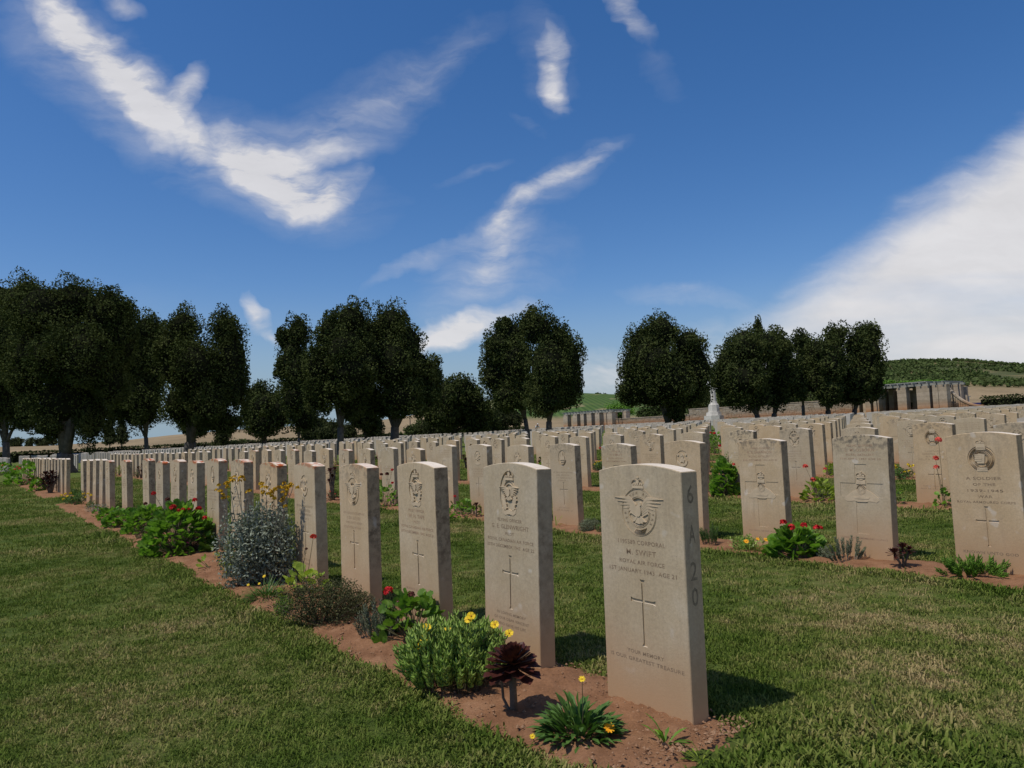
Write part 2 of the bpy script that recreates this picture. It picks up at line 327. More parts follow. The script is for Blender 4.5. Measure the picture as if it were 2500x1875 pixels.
M_GOLD = leafm('golden_flower', (.45, .25, .01), (.62, .38, .02), .7, 60, .1)
M_ORG = leafm('orange_petal', (.75, .28, .01), (.85, .42, .02), .6, 60, .2)
M_PINK = leafm('pink_petal', (.55, .08, .3), (.7, .15, .4), .6, 60, .2)
M_STEM = plain('green_stem', (.11, .10, .05), .8, .3, 30)
M_WOODY = plain('woody_stem', (.13, .10, .075), .9, .3, 60, .4)
M_GREYST = plain('grey_stem', (.22, .21, .17), .9, .3, 60)
M_WALL = None

def grass_colour(q, pos):
    dry = q.noise(pos, .9, 5, .65); fine = q.noise(pos, 9, 5, .7); sx_ = q.n('ShaderNodeSeparateXYZ'); q.l(pos, sx_.inputs[0])
    # the lawn is more worn to the right of the nearest headstone
    d1 = q.m('MULTIPLY', q.mr(sx_.outputs[0], .8, 2.2, 0, .27), q.mr(q.noise(pos, 2.6, 3), .42, .6)); d2 = q.mr(sx_.outputs[1], 2.3, 5.0, 1, 0)
    f = q.m('ADD', q.m('ADD', q.m('ADD', q.m('MULTIPLY', dry, .8), .07), q.m('SUBTRACT', q.m('MULTIPLY', fine, .5), .24)), q.m('MULTIPLY', d1, d2))
    return f
def make_lawn_mat(name, blades):
    m, t, b = mat(name, .8 if blades else .95, .08); q = T(t); g = q.n('ShaderNodeNewGeometry'); pos = g.outputs['Position']
    f = grass_colour(q, pos)
    if blades:
        f = q.m('ADD', f, q.mr(g.outputs['Random Per Island'], 0, 1, -.07, .10))
        c = q.ramp(f, [(.34, (.055, .100, .012)), (.46, (.100, .148, .024)), (.56, (.160, .188, .046)), (.66, (.28, .24, .10)), (.78, (.42, .32, .17))])
        c = q.mix(1, c, q.mr(g.outputs['Random Per Island'], 0, 1, .75, 1.25), 'MULTIPLY')
        tr = q.n('ShaderNodeBsdfTranslucent'); q.l(c, tr.inputs[0]); mx = q.n('ShaderNodeMixShader'); mx.inputs[0].default_value = .25
        q.l(b.outputs[0], mx.inputs[1]); q.l(tr.outputs[0], mx.inputs[2]); q.l(mx.outputs[0], t.nodes['Material Output'].inputs[0])
    else:
        c = q.ramp(f, [(.34, (.056, .090, .017)), (.46, (.090, .128, .026)), (.56, (.140, .160, .045)), (.66, (.21, .18, .08)), (.78, (.27, .18, .095))])
        c = q.mix(1, c, q.mr(q.noise(pos, 60, 3, .8), .3, .7, .72, 1.2), 'MULTIPLY')
        q.bump(q.noise(pos, 45, 5, .8), b, .8, .03)
    q.l(c, b.inputs['Base Color']); return m
M_LAWN = make_lawn_mat('lawn_turf', False); M_BLADE = make_lawn_mat('grass_blade', True)

m, t, b = mat('red_soil', .97, .1); q = T(t); pos = q.n('ShaderNodeNewGeometry').outputs['Position']
c = q.ramp(q.noise(pos, 7, 6, .7), [(.3, (.165, .082, .043)), (.55, (.25, .132, .072)), (.75, (.31, .18, .105))])
c = q.mix(1, c, q.mr(q.noise(pos, 120, 3, .7), .3, .7, .8, 1.15), 'MULTIPLY'); q.l(c, b.inputs['Base Color']); q.bump(q.noise(pos, 70, 6, .75), b, .7, .012); M_SOIL = m

# ------------------------------------------------------------------ ground, hills
# skyline of the far ground, taken per azimuth: (photo x, photo y)
SKY = [(-900, 1120), (-300, 1100), (0, 1091), (137, 1087), (300, 1076), (420, 1063), (600, 1049), (700, 1043), (850, 1040), (1000, 1018), (1150, 990), (1280, 969),
       (1420, 965), (1500, 968), (1700, 965), (1900, 938), (2060, 909), (2150, 897), (2208, 891), (2340, 889), (2440, 897), (2500, 901), (2700, 905), (3300, 960)]
az_t, el_t = [], []
for px, py in SKY:
    D = ray(px, py); az_t.append(math.atan2(D[0], D[1])); el_t.append(D[2] / math.hypot(D[0], D[1]))
az_t, el_t = np.array(az_t), np.array(el_t)
def hill_r(az): return np.interp(az, [R(-60), R(-30), R(-10), R(5), R(20), R(60)], [300, 320, 420, 520, 520, 520])
def TZ(x, y):
    r = np.hypot(x, y); az = np.arctan2(x, y); g = G(x, y)
    rh = hill_r(az); el = np.interp(az, az_t, el_t) * np.clip((R(110) - np.abs(az)) / R(40), 0, 1); top = EYE + el * rh
    s = np.clip((r - 135) / (rh - 135), 0, 1); s = s * s * (3 - 2 * s)
    gb = np.minimum(g, 2.6); z = gb * (1 - s) + top * s
    z = np.where(r > rh, top + (r - rh) * (el - .012), z)
    u = x * Uv[0] + y * Uv[1]; v = x * Vv[0] + y * Vv[1]
    return z
rs = np.concatenate([[0.5, 2, 5, 10, 20, 35, 50, 70, 90, 110], np.arange(130, 540, 10), np.geomspace(550, 6000, 16)])
azs = np.concatenate([np.arange(-50, 50, .5), np.arange(50, 310, 5)]); azs = np.radians(azs)
AA, RR_ = np.meshgrid(azs, rs); X, Y = RR_ * np.sin(AA), RR_ * np.cos(AA); Z = TZ(X, Y) - .06
n_a, n_r = len(azs), len(rs); I = np.arange(n_a * n_r).reshape(n_r, n_a)
Fq = np.stack([I[:-1], np.roll(I[:-1], -1, 1), np.roll(I[1:], -1, 1), I[1:]], -1).reshape(-1, 4)[:, ::-1]
m, t, b = mat('far_country', .95, .1); q = T(t); pos = q.n('ShaderNodeNewGeometry').outputs['Position']
at = q.n('ShaderNodeAttribute', attribute_name='cover'); sc = q.n('ShaderNodeSeparateColor'); q.l(at.outputs['Color'], sc.inputs[0])
ns = q.n('ShaderNodeMapping'); ns.inputs['Scale'].default_value = (1, 1, 1); q.l(pos, ns.inputs[0])
n1 = q.noise(pos, .05, 5, .6); n2 = q.noise(pos, .6, 4, .6)
field = q.ramp(n1, [(.3, (.19, .145, .085)), (.5, (.255, .195, .115)), (.7, (.30, .225, .135))]); field = q.mix(1, field, q.mr(n2, .3, .7, .85, 1.1), 'MULTIPLY')
wv = q.n('ShaderNodeTexWave'); wv.inputs['Scale'].default_value = .12; wv.inputs['Distortion'].default_value = .6; q.l(pos, wv.inputs[0])
vine = q.ramp(wv.outputs[1], [(.2, (.045, .085, .02)), (.7, (.075, .125, .03))])
track = q.mr(q.m('ABSOLUTE', q.m('SUBTRACT', q.noise(pos, .012, 2), .5)), 0, .007, 1, 0); vine = q.mix(track, vine, (.24, .2, .11))
oli = q.ramp(q.noise(pos, .02, 4, .6), [(.3, (.05, .07, .025)), (.52, (.075, .085, .035)), (.62, (.26, .19, .10))])
c = q.mix(sc.outputs[0], field, vine); c = q.mix(sc.outputs[1], c, oli); q.l(c, b.inputs['Base Color'])
me = arr_mesh('ground', np.stack([X.ravel(), Y.ravel(), Z.ravel()], 1), Fq, m); me.polygons.foreach_set('use_smooth', [True] * len(me.polygons))
ca = me.color_attributes.new('cover', 'FLOAT_COLOR', 'POINT'); azv, rv = AA.ravel(), RR_.ravel()
vin = np.interp(azv, [R(-4), R(0), R(14), R(18)], [0, 1, 1, 0]) * np.clip((rv - 215) / 25, 0, 1)
ol = np.interp(azv, [R(13), R(18), R(45), R(60)], [0, 1, 1, .6]) * np.clip((rv - 262) / 25, 0, 1)
ca.data.foreach_set('color', np.stack([vin, ol, vin * 0, vin * 0 + 1], 1).astype(np.float32).ravel())
struct(link('ground', me))

us = np.arange(-30, 112, 2.0); vs_ = np.concatenate([np.arange(-30, 0, 3), V0 + np.array(GW[1:5]), np.arange(12, 83, 2.0)]); vs_.sort()
UU, VV = np.meshgrid(us, vs_); X = UU * Uv[0] + VV * Vv[0]; Y = UU * Uv[1] + VV * Vv[1]; Z = G(X, Y); I = np.arange(UU.size).reshape(UU.shape)
Fq = np.stack([I[:-1, :-1], I[:-1, 1:], I[1:, 1:], I[1:, :-1]], -1).reshape(-1, 4)
struct(link('lawn', arr_mesh('lawn', np.stack([X.ravel(), Y.ravel(), Z.ravel()], 1), Fq[:, ::-1], M_LAWN)))

# soil beds along the rows
def row_v(j): return V0 + 2.96 * j
def row_u0(j): return 1.6242 + .1435 * j
def bed_edges(u, j):
    a = .47 if j == 0 else .30
    n = .018 * math.sin(u * 2.1 + j) + .022 * math.sin(u * 5.3 + 2 * j) + .014 * math.sin(u * 13.7)
    return row_v(j) - a + n, row_v(j) + .16 + .02 * math.sin(u * 3.3 + 1)
def make_bed(j, ua, ub, du, nv):
    un = np.arange(ua, ub, du); tv = np.linspace(0, 1, nv); verts = []
    for u in un:
        a, bb_ = bed_edges(u, j)
        for t_ in tv:
            v_ = a + (bb_ - a) * t_; P = Uv * u + Vv * v_
            e = abs(2 * t_ - 1); eu = min(1, (u - ua) / .2, (ub - u) / .2)
            z = .022 * (1 - e ** 5) * eu - .012 * (1 - eu)
            z += (mnoise.noise(Vector((P[0] * 9, P[1] * 9, 0))) * .016 + mnoise.noise(Vector((P[0] * 31, P[1] * 31, 5))) * .010 + (mnoise.noise(Vector((P[0] * 75, P[1] * 75, 9))) * .006 if j == 0 else 0)) * (1 - e ** 6)
            verts.append((P[0], P[1], float(G(P[0], P[1])) + z - .004 * e))
    I = np.arange(len(un) * nv).reshape(len(un), nv)
    Fq = np.stack([I[:-1, :-1], I[:-1, 1:], I[1:, 1:], I[1:, :-1]], -1).reshape(-1, 4)
    me = arr_mesh('soil_bed', np.array(verts), Fq, M_SOIL); me.polygons.foreach_set('use_smooth', [True] * len(me.polygons)); struct(link('soil_bed', me))
BLOCKS = [0.0, 17.38, 43.2, 60.6, 78.0]                       # where each run of twenty stones starts
make_bed(0, 1.44, 16.3, .014, 36)
make_bed(0, 18.7, 33.8, .2, 6)
for j in range(1, 7): make_bed(j, 1.3 + .1435 * j, 16.3 + .1435 * j, .06 if j < 3 else .15, 12 if j < 3 else 6)
for j in range(1, 4): make_bed(j, 18.7 + .1435 * j, 33.8 + .1435 * j, .3, 5)
# clods and pebbles on the near bed
pb = MB()
for _ in range(3200):
    u = 1.5 + 9 * random.random() ** 2; a, bb_ = bed_edges(u, 0); v_ = random.uniform(a + .02, bb_ - .02); P = Uv * u + Vv * v_
    r_ = random.choice([.002, .003, .003, .0045, .007]) * random.uniform(.7, 1.3); z = float(G(P[0], P[1])) + .022 + mnoise.noise(Vector((P[0] * 9, P[1] * 9, 0))) * .014
    vs = [np.array([P[0], P[1], z]) + np.array(d_) * r_ * random.uniform(.6, 1.2) for d_ in ((1, 0, 0), (-1, 0, 0), (0, 1, 0), (0, -1, 0), (0, 0, .8), (0, 0, -.8))]
    pb.add(vs, [(0, 2, 4), (2, 1, 4), (1, 3, 4), (3, 0, 4), (2, 0, 5), (1, 2, 5), (3, 1, 5), (0, 3, 5)])
M_CLOD = plain('clod', (.2, .10, .055), .95, .5, 40, 0, .1, False, (.33, .21, .13))
o = pb.build('clods', M_CLOD, None, False, 'stuff'); o['label'] = 'crumbs of red soil and pebbles strewn over the near flower bed'
# ------------------------------------------------------------------ headstones
HW, HT, EDGE, APEX = .1905, .038, .79, .813
def stone_bm(bevel=.0025, segs=12, holes=()):
    bm = bmesh.new(); pts = [(-HW, -.1), (HW, -.1), (HW, EDGE)]
    for i in range(1, segs): t = i / segs; x = HW * (1 - 2 * t); pts.append((x, EDGE + (APEX - EDGE) * (1 - (x / HW) ** 2)))
    pts.append((-HW, EDGE))
    a = [bm.verts.new((x, -HT, z)) for x, z in pts]; b = [bm.verts.new((x, HT, z)) for x, z in pts]; n = len(pts)
    bm.faces.new(a); bm.faces.new(b[::-1])
    for i in range(n): bm.faces.new((a[i], b[i], b[(i + 1) % n], a[(i + 1) % n]))
    bmesh.ops.recalc_face_normals(bm, faces=bm.faces)
    if bevel:
        ed = [e for e in bm.edges if abs(e.verts[0].co.y - e.verts[1].co.y) < 1e-6 or (abs(e.verts[0].co.x) > .19 and abs(e.verts[1].co.x) > .19)]
        bmesh.ops.bevel(bm, geom=ed, offset=bevel, segments=1, affect='EDGES')
    return bm
PC = [0]
def prism(mb, poly, y0, y1):
    PC[0] = (PC[0] + 1) % 37; y1 = y1 - PC[0] * 2.2e-5
    n = len(poly); mb.add([(x, y0, z) for x, z in poly] + [(x, y1, z) for x, z in poly], [tuple(range(n)), tuple(range(n, 2 * n))[::-1]] + [(i, i + n, (i + 1) % n + n, (i + 1) % n) for i in range(n)])
def ell(cx, cz, rx, rz=None, n=24, a0=0): rz = rz or rx; return [(cx + rx * math.cos(a0 + 2 * math.pi * i / n), cz + rz * math.sin(a0 + 2 * math.pi * i / n)) for i in range(n)]
def ring(mb, cx, cz, ro, ri, y0, y1, n=40, a0=0., a1=2 * math.pi, sz=1.0):
    PC[0] = (PC[0] + 1) % 37; y1 = y1 - PC[0] * 2.2e-5; vs, fs = [], []; full = abs(a1 - a0 - 2 * math.pi) < 1e-6; m_ = n if full else n + 1
    for i in range(m_):
        a = a0 + (a1 - a0) * i / n; c_, s_ = math.cos(a), math.sin(a) * sz
        vs += [(cx + ro * c_, y0, cz + ro * s_), (cx + ri * c_, y0, cz + ri * s_), (cx + ro * c_, y1, cz + ro * s_), (cx + ri * c_, y1, cz + ri * s_)]
    for i in range(n):
        p, r_ = 4 * i, 4 * ((i + 1) % m_); fs += [(p, p + 1, r_ + 1, r_), (p, r_, r_ + 2, p + 2), (p + 1, p + 3, r_ + 3, r_ + 1)]
    mb.add(vs, fs)
YF = -HT
def latin_cross(z0, z1, zb, half, w=.0045):                    # thin sword-like cross with flared ends
    f = .012; q = .008
    return [(-f, z1), (f, z1), (w, z1 - .012), (w, zb + w), (half - .012, zb + w), (half, zb + q), (half, zb - q), (half - .012, zb - w), (w, zb - w), (w, z0 + .012), (f, z0), (-f, z0),
            (-w, z0 + .012), (-w, zb - w), (-half + .012, zb - w), (-half, zb - q), (-half, zb + q), (-half + .012, zb + w), (-w, zb + w), (-w, z1 - .012)]
def broad_cross(z0, z1, za, zc, half, w=.04): return [(-w, z1), (w, z1), (w, zc), (half, zc), (half, za), (w, za), (w, z0), (-w, z0), (-w, za), (-half, za), (-half, zc), (-w, zc)]
def cut(base_me, cutters):
    o = bpy.data.objects.new('tmp', base_me); COL.objects.link(o); cs = []
    for poly, depth in cutters:
        mb = MB(); prism(mb, poly, YF - .02, YF + depth); me = bpy.data.meshes.new('c'); me.from_pydata(mb.v, [], mb.f)
        bm = bmesh.new(); bm.from_mesh(me); bmesh.ops.recalc_face_normals(bm, faces=bm.faces); bm.to_mesh(me); bm.free()
        c = bpy.data.objects.new('tmpc', me); COL.objects.link(c); cs.append(c)
        md = o.modifiers.new('b', 'BOOLEAN'); md.object = c; md.solver = 'EXACT'; md.operation = 'DIFFERENCE'
    bpy.context.view_layer.update(); dg = bpy.context.evaluated_depsgraph_get(); me = bpy.data.meshes.new_from_object(o.evaluated_get(dg))
    for x in [o] + cs: bpy.data.objects.remove(x)
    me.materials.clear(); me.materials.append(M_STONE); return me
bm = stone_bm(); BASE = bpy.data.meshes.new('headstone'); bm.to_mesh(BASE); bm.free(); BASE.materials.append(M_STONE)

def crown(mb, cx, cz, s, y0, y1):
    prism(mb, [(cx - .026 * s, cz), (cx + .026 * s, cz), (cx + .024 * s, cz + .009 * s), (cx - .024 * s, cz + .009 * s)], y0, y1)
    ring(mb, cx - .012 * s, cz + .012 * s, .017 * s, .013 * s, y0, y1, 10, R(20), R(170)); ring(mb, cx + .012 * s, cz + .012 * s, .017 * s, .013 * s, y0, y1, 10, R(10), R(160))
    for i in range(5): prism(mb, ell(cx + (i - 2) * .010 * s, cz + .014 * s, .0036 * s, n=6), y0, y1)
    prism(mb, ell(cx, cz + .022 * s, .007 * s, n=8), y0, y1); prism(mb, ell(cx, cz + .036 * s, .0045 * s, n=6), y0, y1)
    prism(mb, [(cx - .007 * s, cz + .0345 * s), (cx + .007 * s, cz + .0345 * s), (cx + .007 * s, cz + .038 * s), (cx - .007 * s, cz + .038 * s)], y0, y1 + .0005)
def eagle(mb, cx, cz, s, y0, y1, span=.112, lift=.04):
    for sd in (-1, 1):
        for i in range(6):
            r0 = (cx + sd * .012 * s, cz + (.012 - .006 * i) * s); tx = cx + sd * (span - .0125 * i) * s; tz = cz + (lift - .0125 * i) * s; w = .0055 * s
            mx_ = (cx + sd * (.35 * span) * s, cz + (lift * .78 + .008 - .009 * i) * s); yy = y1 + .0006 * i
            prism(mb, [(r0[0], r0[1] - w), (mx_[0], mx_[1] - w), (tx, tz - w * .2), (mx_[0], mx_[1] + w), (r0[0], r0[1] + w)][:: -sd], y0, yy)
    prism(mb, ell(cx, cz - .002 * s, .013 * s, .02 * s, 12), y0, y1 - .002); prism(mb, ell(cx + .008 * s, cz + .02 * s, .0075 * s, n=8), y0, y1 - .002)
    for i in range(5):
        a = R(-90 + (i - 2) * 16); a2 = .006 * s
        prism(mb, [(cx - a2 * .6, cz - .012 * s), (cx + a2 * .6, cz - .012 * s), (cx + .045 * s * math.cos(a) + a2, cz + .045 * s * math.sin(a)), (cx + .045 * s * math.cos(a) - a2, cz + .045 * s * math.sin(a))], y0, y1 + .0007 * (i % 2))
def leafshape(cx, cz, s, n=11):
    out_ = []
    for i in range(2 * n):
        a = R(90) + math.pi * i / n; r_ = s * (1 if i % 2 == 0 else .62) * (1.0 if abs(math.sin(a)) > .2 else .95); out_.append((cx + r_ * math.cos(a), cz + r_ * math.sin(a) * 1.05))
    return out_
OUT_, IN_, DP = YF - .0014, YF - .0002, .0035
def badge(kind, seed=0):
    rr = random.Random(seed); mb = MB(); F_ = YF + DP + .0005; cuts = []
    if kind == 'raf':
        c = .655; cuts = [(ell(0, c, .0455, n=28), DP)]
        ring(mb, 0, c, .079, .0755, YF + .001, OUT_); ring(mb, 0, c, .051, .0465, YF + .001, OUT_)
        eagle(mb, 0, c + .006, 1, F_, OUT_ - .0012); crown(mb, 0, c + .078, 1, YF + .001, OUT_)
        for i in range(4): ring(mb, 0, c + .02, .075 + .0, .0735, YF + .001, OUT_, 10, R(-110 - 4 * i + i * 6), R(-70 - 4 * i + i * 6), 1.22 - .05 * i)
    elif kind == 'rcaf':
        c = .686; cuts = [(ell(0, c, .066, .094, 32), .0042)]; F2 = YF + .0046
        ring(mb, 0, c + .012, .040, .027, F2, IN_); crown(mb, 0, c + .055, 1.15, F2, IN_ - .001); eagle(mb, 0, c + .004, .72, F2, OUT_ - .001, .098, .03)
        for sd in (-1, 1):
            for k in range(3): prism(mb, leafshape(sd * (.040 - .006 * k), c - .022 - .017 * k, .016, 7), F2, IN_ - .0005 * k)
        prism(mb, [(-.05, c - .06), (-.03, c - .072), (0, c - .066), (.03, c - .072), (.05, c - .06), (.046, c - .08), (.028, c - .09), (0, c - .084), (-.028, c - .09), (-.046, c - .08)], F2, OUT_)
    elif kind == 'gunner':
        cuts = [(broad_cross(.165, .62, .405, .495, .145), .0032)]; F2 = YF + .0036; c = .47
        prism(mb, [(-.115, .40), (-.07, .435), (-.03, .455), (.03, .455), (.07, .435), (.115, .40), (.118, .385), (.10, .372), (.05, .378), (.025, .372), (-.025, .372), (-.05, .378), (-.10, .372), (-.118, .385)], F2, OUT_)
        prism(mb, [(-.055, .405), (.055, .405), (.048, .392), (-.048, .392)], F2, OUT_ - .0015)
        ring(mb, 0, .452, .032, .026, F2, OUT_ - .0012, 20); prism(mb, ell(0, .452, .006, n=8), F2, OUT_ - .002)
        for i in range(8):
            a = math.pi * i / 8; dx_, dz_ = math.cos(a) * .027, math.sin(a) * .027; px_, pz_ = -math.sin(a) * .0018, math.cos(a) * .0018
            prism(mb, [(-dx_ + px_, .452 - dz_ + pz_), (-dx_ - px_, .452 - dz_ - pz_), (dx_ - px_, .452 + dz_ - pz_), (dx_ + px_, .452 + dz_ + pz_)], F2, OUT_ - .0008)
        prism(mb, [(-.032, .488), (.032, .488), (.030, .512), (-.030, .512)], F2, OUT_); prism(mb, ell(0, .54, .026, .024, 14), F2, IN_); crown(mb, 0, .528, 1.1, F2, OUT_ - .001)
    elif kind == 'fist':
        c = .66; cuts = [([(x, z) for x, z in ell(0, c, .075, n=32)], .0038)]; F2 = YF + .0042
        ring(mb, 0, c, .066, .060, F2, OUT_ - .0005); ring(mb, 0, c, .055, .047, F2, IN_); ring(mb, 0, c, .040, .034, F2, OUT_, 24, R(-60), R(240))
        prism(mb, [(-.022, c - .028), (.014, c - .028), (.02, c + .024), (-.012, c + .03), (-.03, c + .02), (-.034, c - .005)], F2, OUT_)
        for i in range(4): prism(mb, [(-.036, c - .016 + .011 * i), (.004, c - .013 + .011 * i), (.004, c - .006 + .011 * i), (-.036, c - .008 + .011 * i)], F2, OUT_ - .0012)
        prism(mb, [(-.026, c + .05), (.026, c + .05), (.024, c + .082), (-.024, c + .082)], F2, OUT_); crown(mb, 0, c + .078, .9, YF + .001, OUT_)
        prism(mb, [(-.028, c - .074), (.028, c - .074), (.028, c - .052), (-.028, c - .052)], F2, OUT_)
    elif kind == 'wreath':
        c = .66; cuts = [(ell(0, c, .066, .072, 30), .004)]; F2 = YF + .0045
        prism(mb, [(-.052, c - .035), (-.03, c - .055), (0, c - .062), (.03, c - .055), (.052, c - .035), (.058, c - .012), (.042, c - .02), (.024, c - .034), (0, c - .04), (-.024, c - .034), (-.042, c - .02), (-.058, c - .012)], F2, OUT_)
        prism(mb, [(-.022, c - .03), (-.004, c - .02), (.018, c - .03), (.026, c - .004), (.012, c + .006), (.018, c + .03), (.004, c + .048), (-.016, c + .044), (-.024, c + .026), (-.012, c + .012), (-.028, c)], F2, OUT_ + .0005)
        prism(mb, ell(-.004, c + .036, .014, n=10), F2, OUT_ - .002); prism(mb, ell(.042, c + .038, .010, n=8), F2, OUT_); prism(mb, ell(-.044, c + .036, .010, n=8), F2, OUT_)
    elif kind == 'castle':
        c = .67; cuts = [(ell(0, c, .062, .078, 32), .004)]; F2 = YF + .0045
        prism(mb, [(-.032, c - .02), (.032, c - .02), (.034, c + .024), (.022, c + .024), (.022, c + .016), (.012, c + .016), (.012, c + .03), (-.012, c + .03), (-.012, c + .016), (-.022, c + .016), (-.022, c + .024), (-.034, c + .024)], F2, OUT_)
        prism(mb, ell(0, c + .045, .008, .02, 10), F2, OUT_); ring(mb, 0, c, .056, .048, F2, OUT_, 20, R(-165), R(-15), 1.2); prism(mb, [(-.03, c - .03), (.03, c - .03), (.024, c - .04), (-.024, c - .04)], F2, IN_)
    elif kind == 'maple':
        c = .675; cuts = [(ell(0, c, .058, .062, 30), .0045)]; F2 = YF + .005
        prism(mb, leafshape(0, c, .055, 9), F2, OUT_); ring(mb, 0, c, .026, .021, YF, OUT_ - .0015, 20)
        prism(mb, [(-.045, c - .07), (.045, c - .07), (.05, c - .088), (.02, c - .098), (-.02, c - .098), (-.05, c - .088)], YF + .001, OUT_)
    elif kind == 'star':
        c = .665; cuts = [(ell(0, c, .06, .066, 30), .0038)]; F2 = YF + .0042
        prism(mb, leafshape(0, c, .060, 8), F2, IN_); ring(mb, 0, c, .034, .028, F2, OUT_ - .001, 20); prism(mb, ell(0, c, .016, n=8), F2, OUT_ - .001); crown(mb, 0, c + .052, .8, F2, OUT_)
    elif kind == 'plain': pass
    if kind == 'fist': cuts.append((latin_cross(.155, .385, .30, .062, .0055), .0045))
    elif kind != 'gunner': cuts.append((latin_cross(.215, .432, .362, .056), .0042))
    return mb, cuts
KINDS_ = ['raf', 'rcaf', 'gunner', 'fist', 'wreath', 'castle', 'maple', 'star', 'plain']
BADGE, STONE = {}, {}
for kd in KINDS_:
    mb, cuts = badge(kd); STONE[kd] = cut(BASE, cuts)
    if mb.v: me = bpy.data.meshes.new('badge'); me.from_pydata(mb.v, [], mb.f); me.materials.append(M_RELIEF); BADGE[kd] = me
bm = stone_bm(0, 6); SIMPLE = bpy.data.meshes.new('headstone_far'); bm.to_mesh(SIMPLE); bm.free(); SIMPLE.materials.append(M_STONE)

def text_into(mb, txt, size, cx, cz, width=None, y=YF - .0004, side=False, rot=0.0):
    cu = bpy.data.curves.new('t', 'FONT'); cu.body = txt; cu.size = size; cu.align_x = 'CENTER'; cu.align_y = 'CENTER'; cu.resolution_u = 2; cu.offset = size * (.004 if 'M.' in txt else .010); cu.space_character = 1.08
    o = bpy.data.objects.new('t', cu); COL.objects.link(o); bpy.context.view_layer.update()
    me = o.to_mesh(); vs = [v.co.copy() for v in me.vertices]; fs = [tuple(p.vertices) for p in me.polygons]
    k = 1.0
    if width and vs:
        w = max(v.x for v in vs) - min(v.x for v in vs); k = width / w
    if side: mb.add([(HW + .0004, v.x * k, cz + v.y) for v in vs], fs)
    else:
        c_, s_ = math.cos(rot), math.sin(rot); mb.add([(cx + c_ * v.x * k - s_ * v.y, y, cz + s_ * v.x * k + c_ * v.y) for v in vs], fs)
    o.to_mesh_clear(); bpy.data.objects.remove(o)
def inscr(lines, kindmat=M_CARVE, extra=None):
    mb = MB()
    for l in lines: text_into(mb, l[0], l[1], 0, l[2], l[3] if len(l) > 3 else None)
    if extra: extra(mb)
    me = bpy.data.meshes.new('inscription'); me.from_pydata(mb.v, [], mb.f); me.materials.append(kindmat); return me
def worn(seed, top=.545, n=4, bottom=True):                    # worn, illegible lettering: short cut strokes
    rr = random.Random(seed); mb = MB(); rows_ = [top - .027 * i for i in range(n)] + ([.185, .16] if bottom else [])
    for i, z in enumerate(rows_):
        w = rr.uniform(.07, .15); x = -w; h = .0085 if i == 1 else .0065
        while x < w:
            if rr.random() > .16:
                a = rr.choice([0, 0, .002, -.002]); y = YF - .0004
                mb.add([(x, y, z - h), (x + .0022, y, z - h), (x + .0022 + a, y, z + h), (x + a, y, z + h)], [(0, 1, 2, 3)])
                if rr.random() > .4: zz = z + rr.choice([-h, 0, h - .002]); mb.add([(x, y, zz), (x + .007, y, zz), (x + .007, y, zz + .002), (x, y, zz + .002)], [(0, 1, 2, 3)])
            x += .0105
    me = bpy.data.meshes.new('inscription'); me.from_pydata(mb.v, [], mb.f); me.materials.append(rr.choice([M_CARVE, M_CARVE_RED, M_CARVE_RED])); return me
WORN = [worn(i, .545 if i % 2 else .53, 4 + i % 2, i % 3 > 0) for i in range(5)]
WORN_TOP = worn(77, .745, 4, True)
def ringtext(mb):
    s_ = 'PER ARDUA AD ASTRA'
    for i, ch in enumerate(s_):
        if ch == ' ': continue
        a = R(215) - R(250) * i / (len(s_) - 1); text_into(mb, ch, .013, .063 * math.cos(a), .655 + .063 * math.sin(a), None, YF - .0006, False, a - math.pi / 2)
RZ = math.atan2(-Uv[1], -Uv[0])
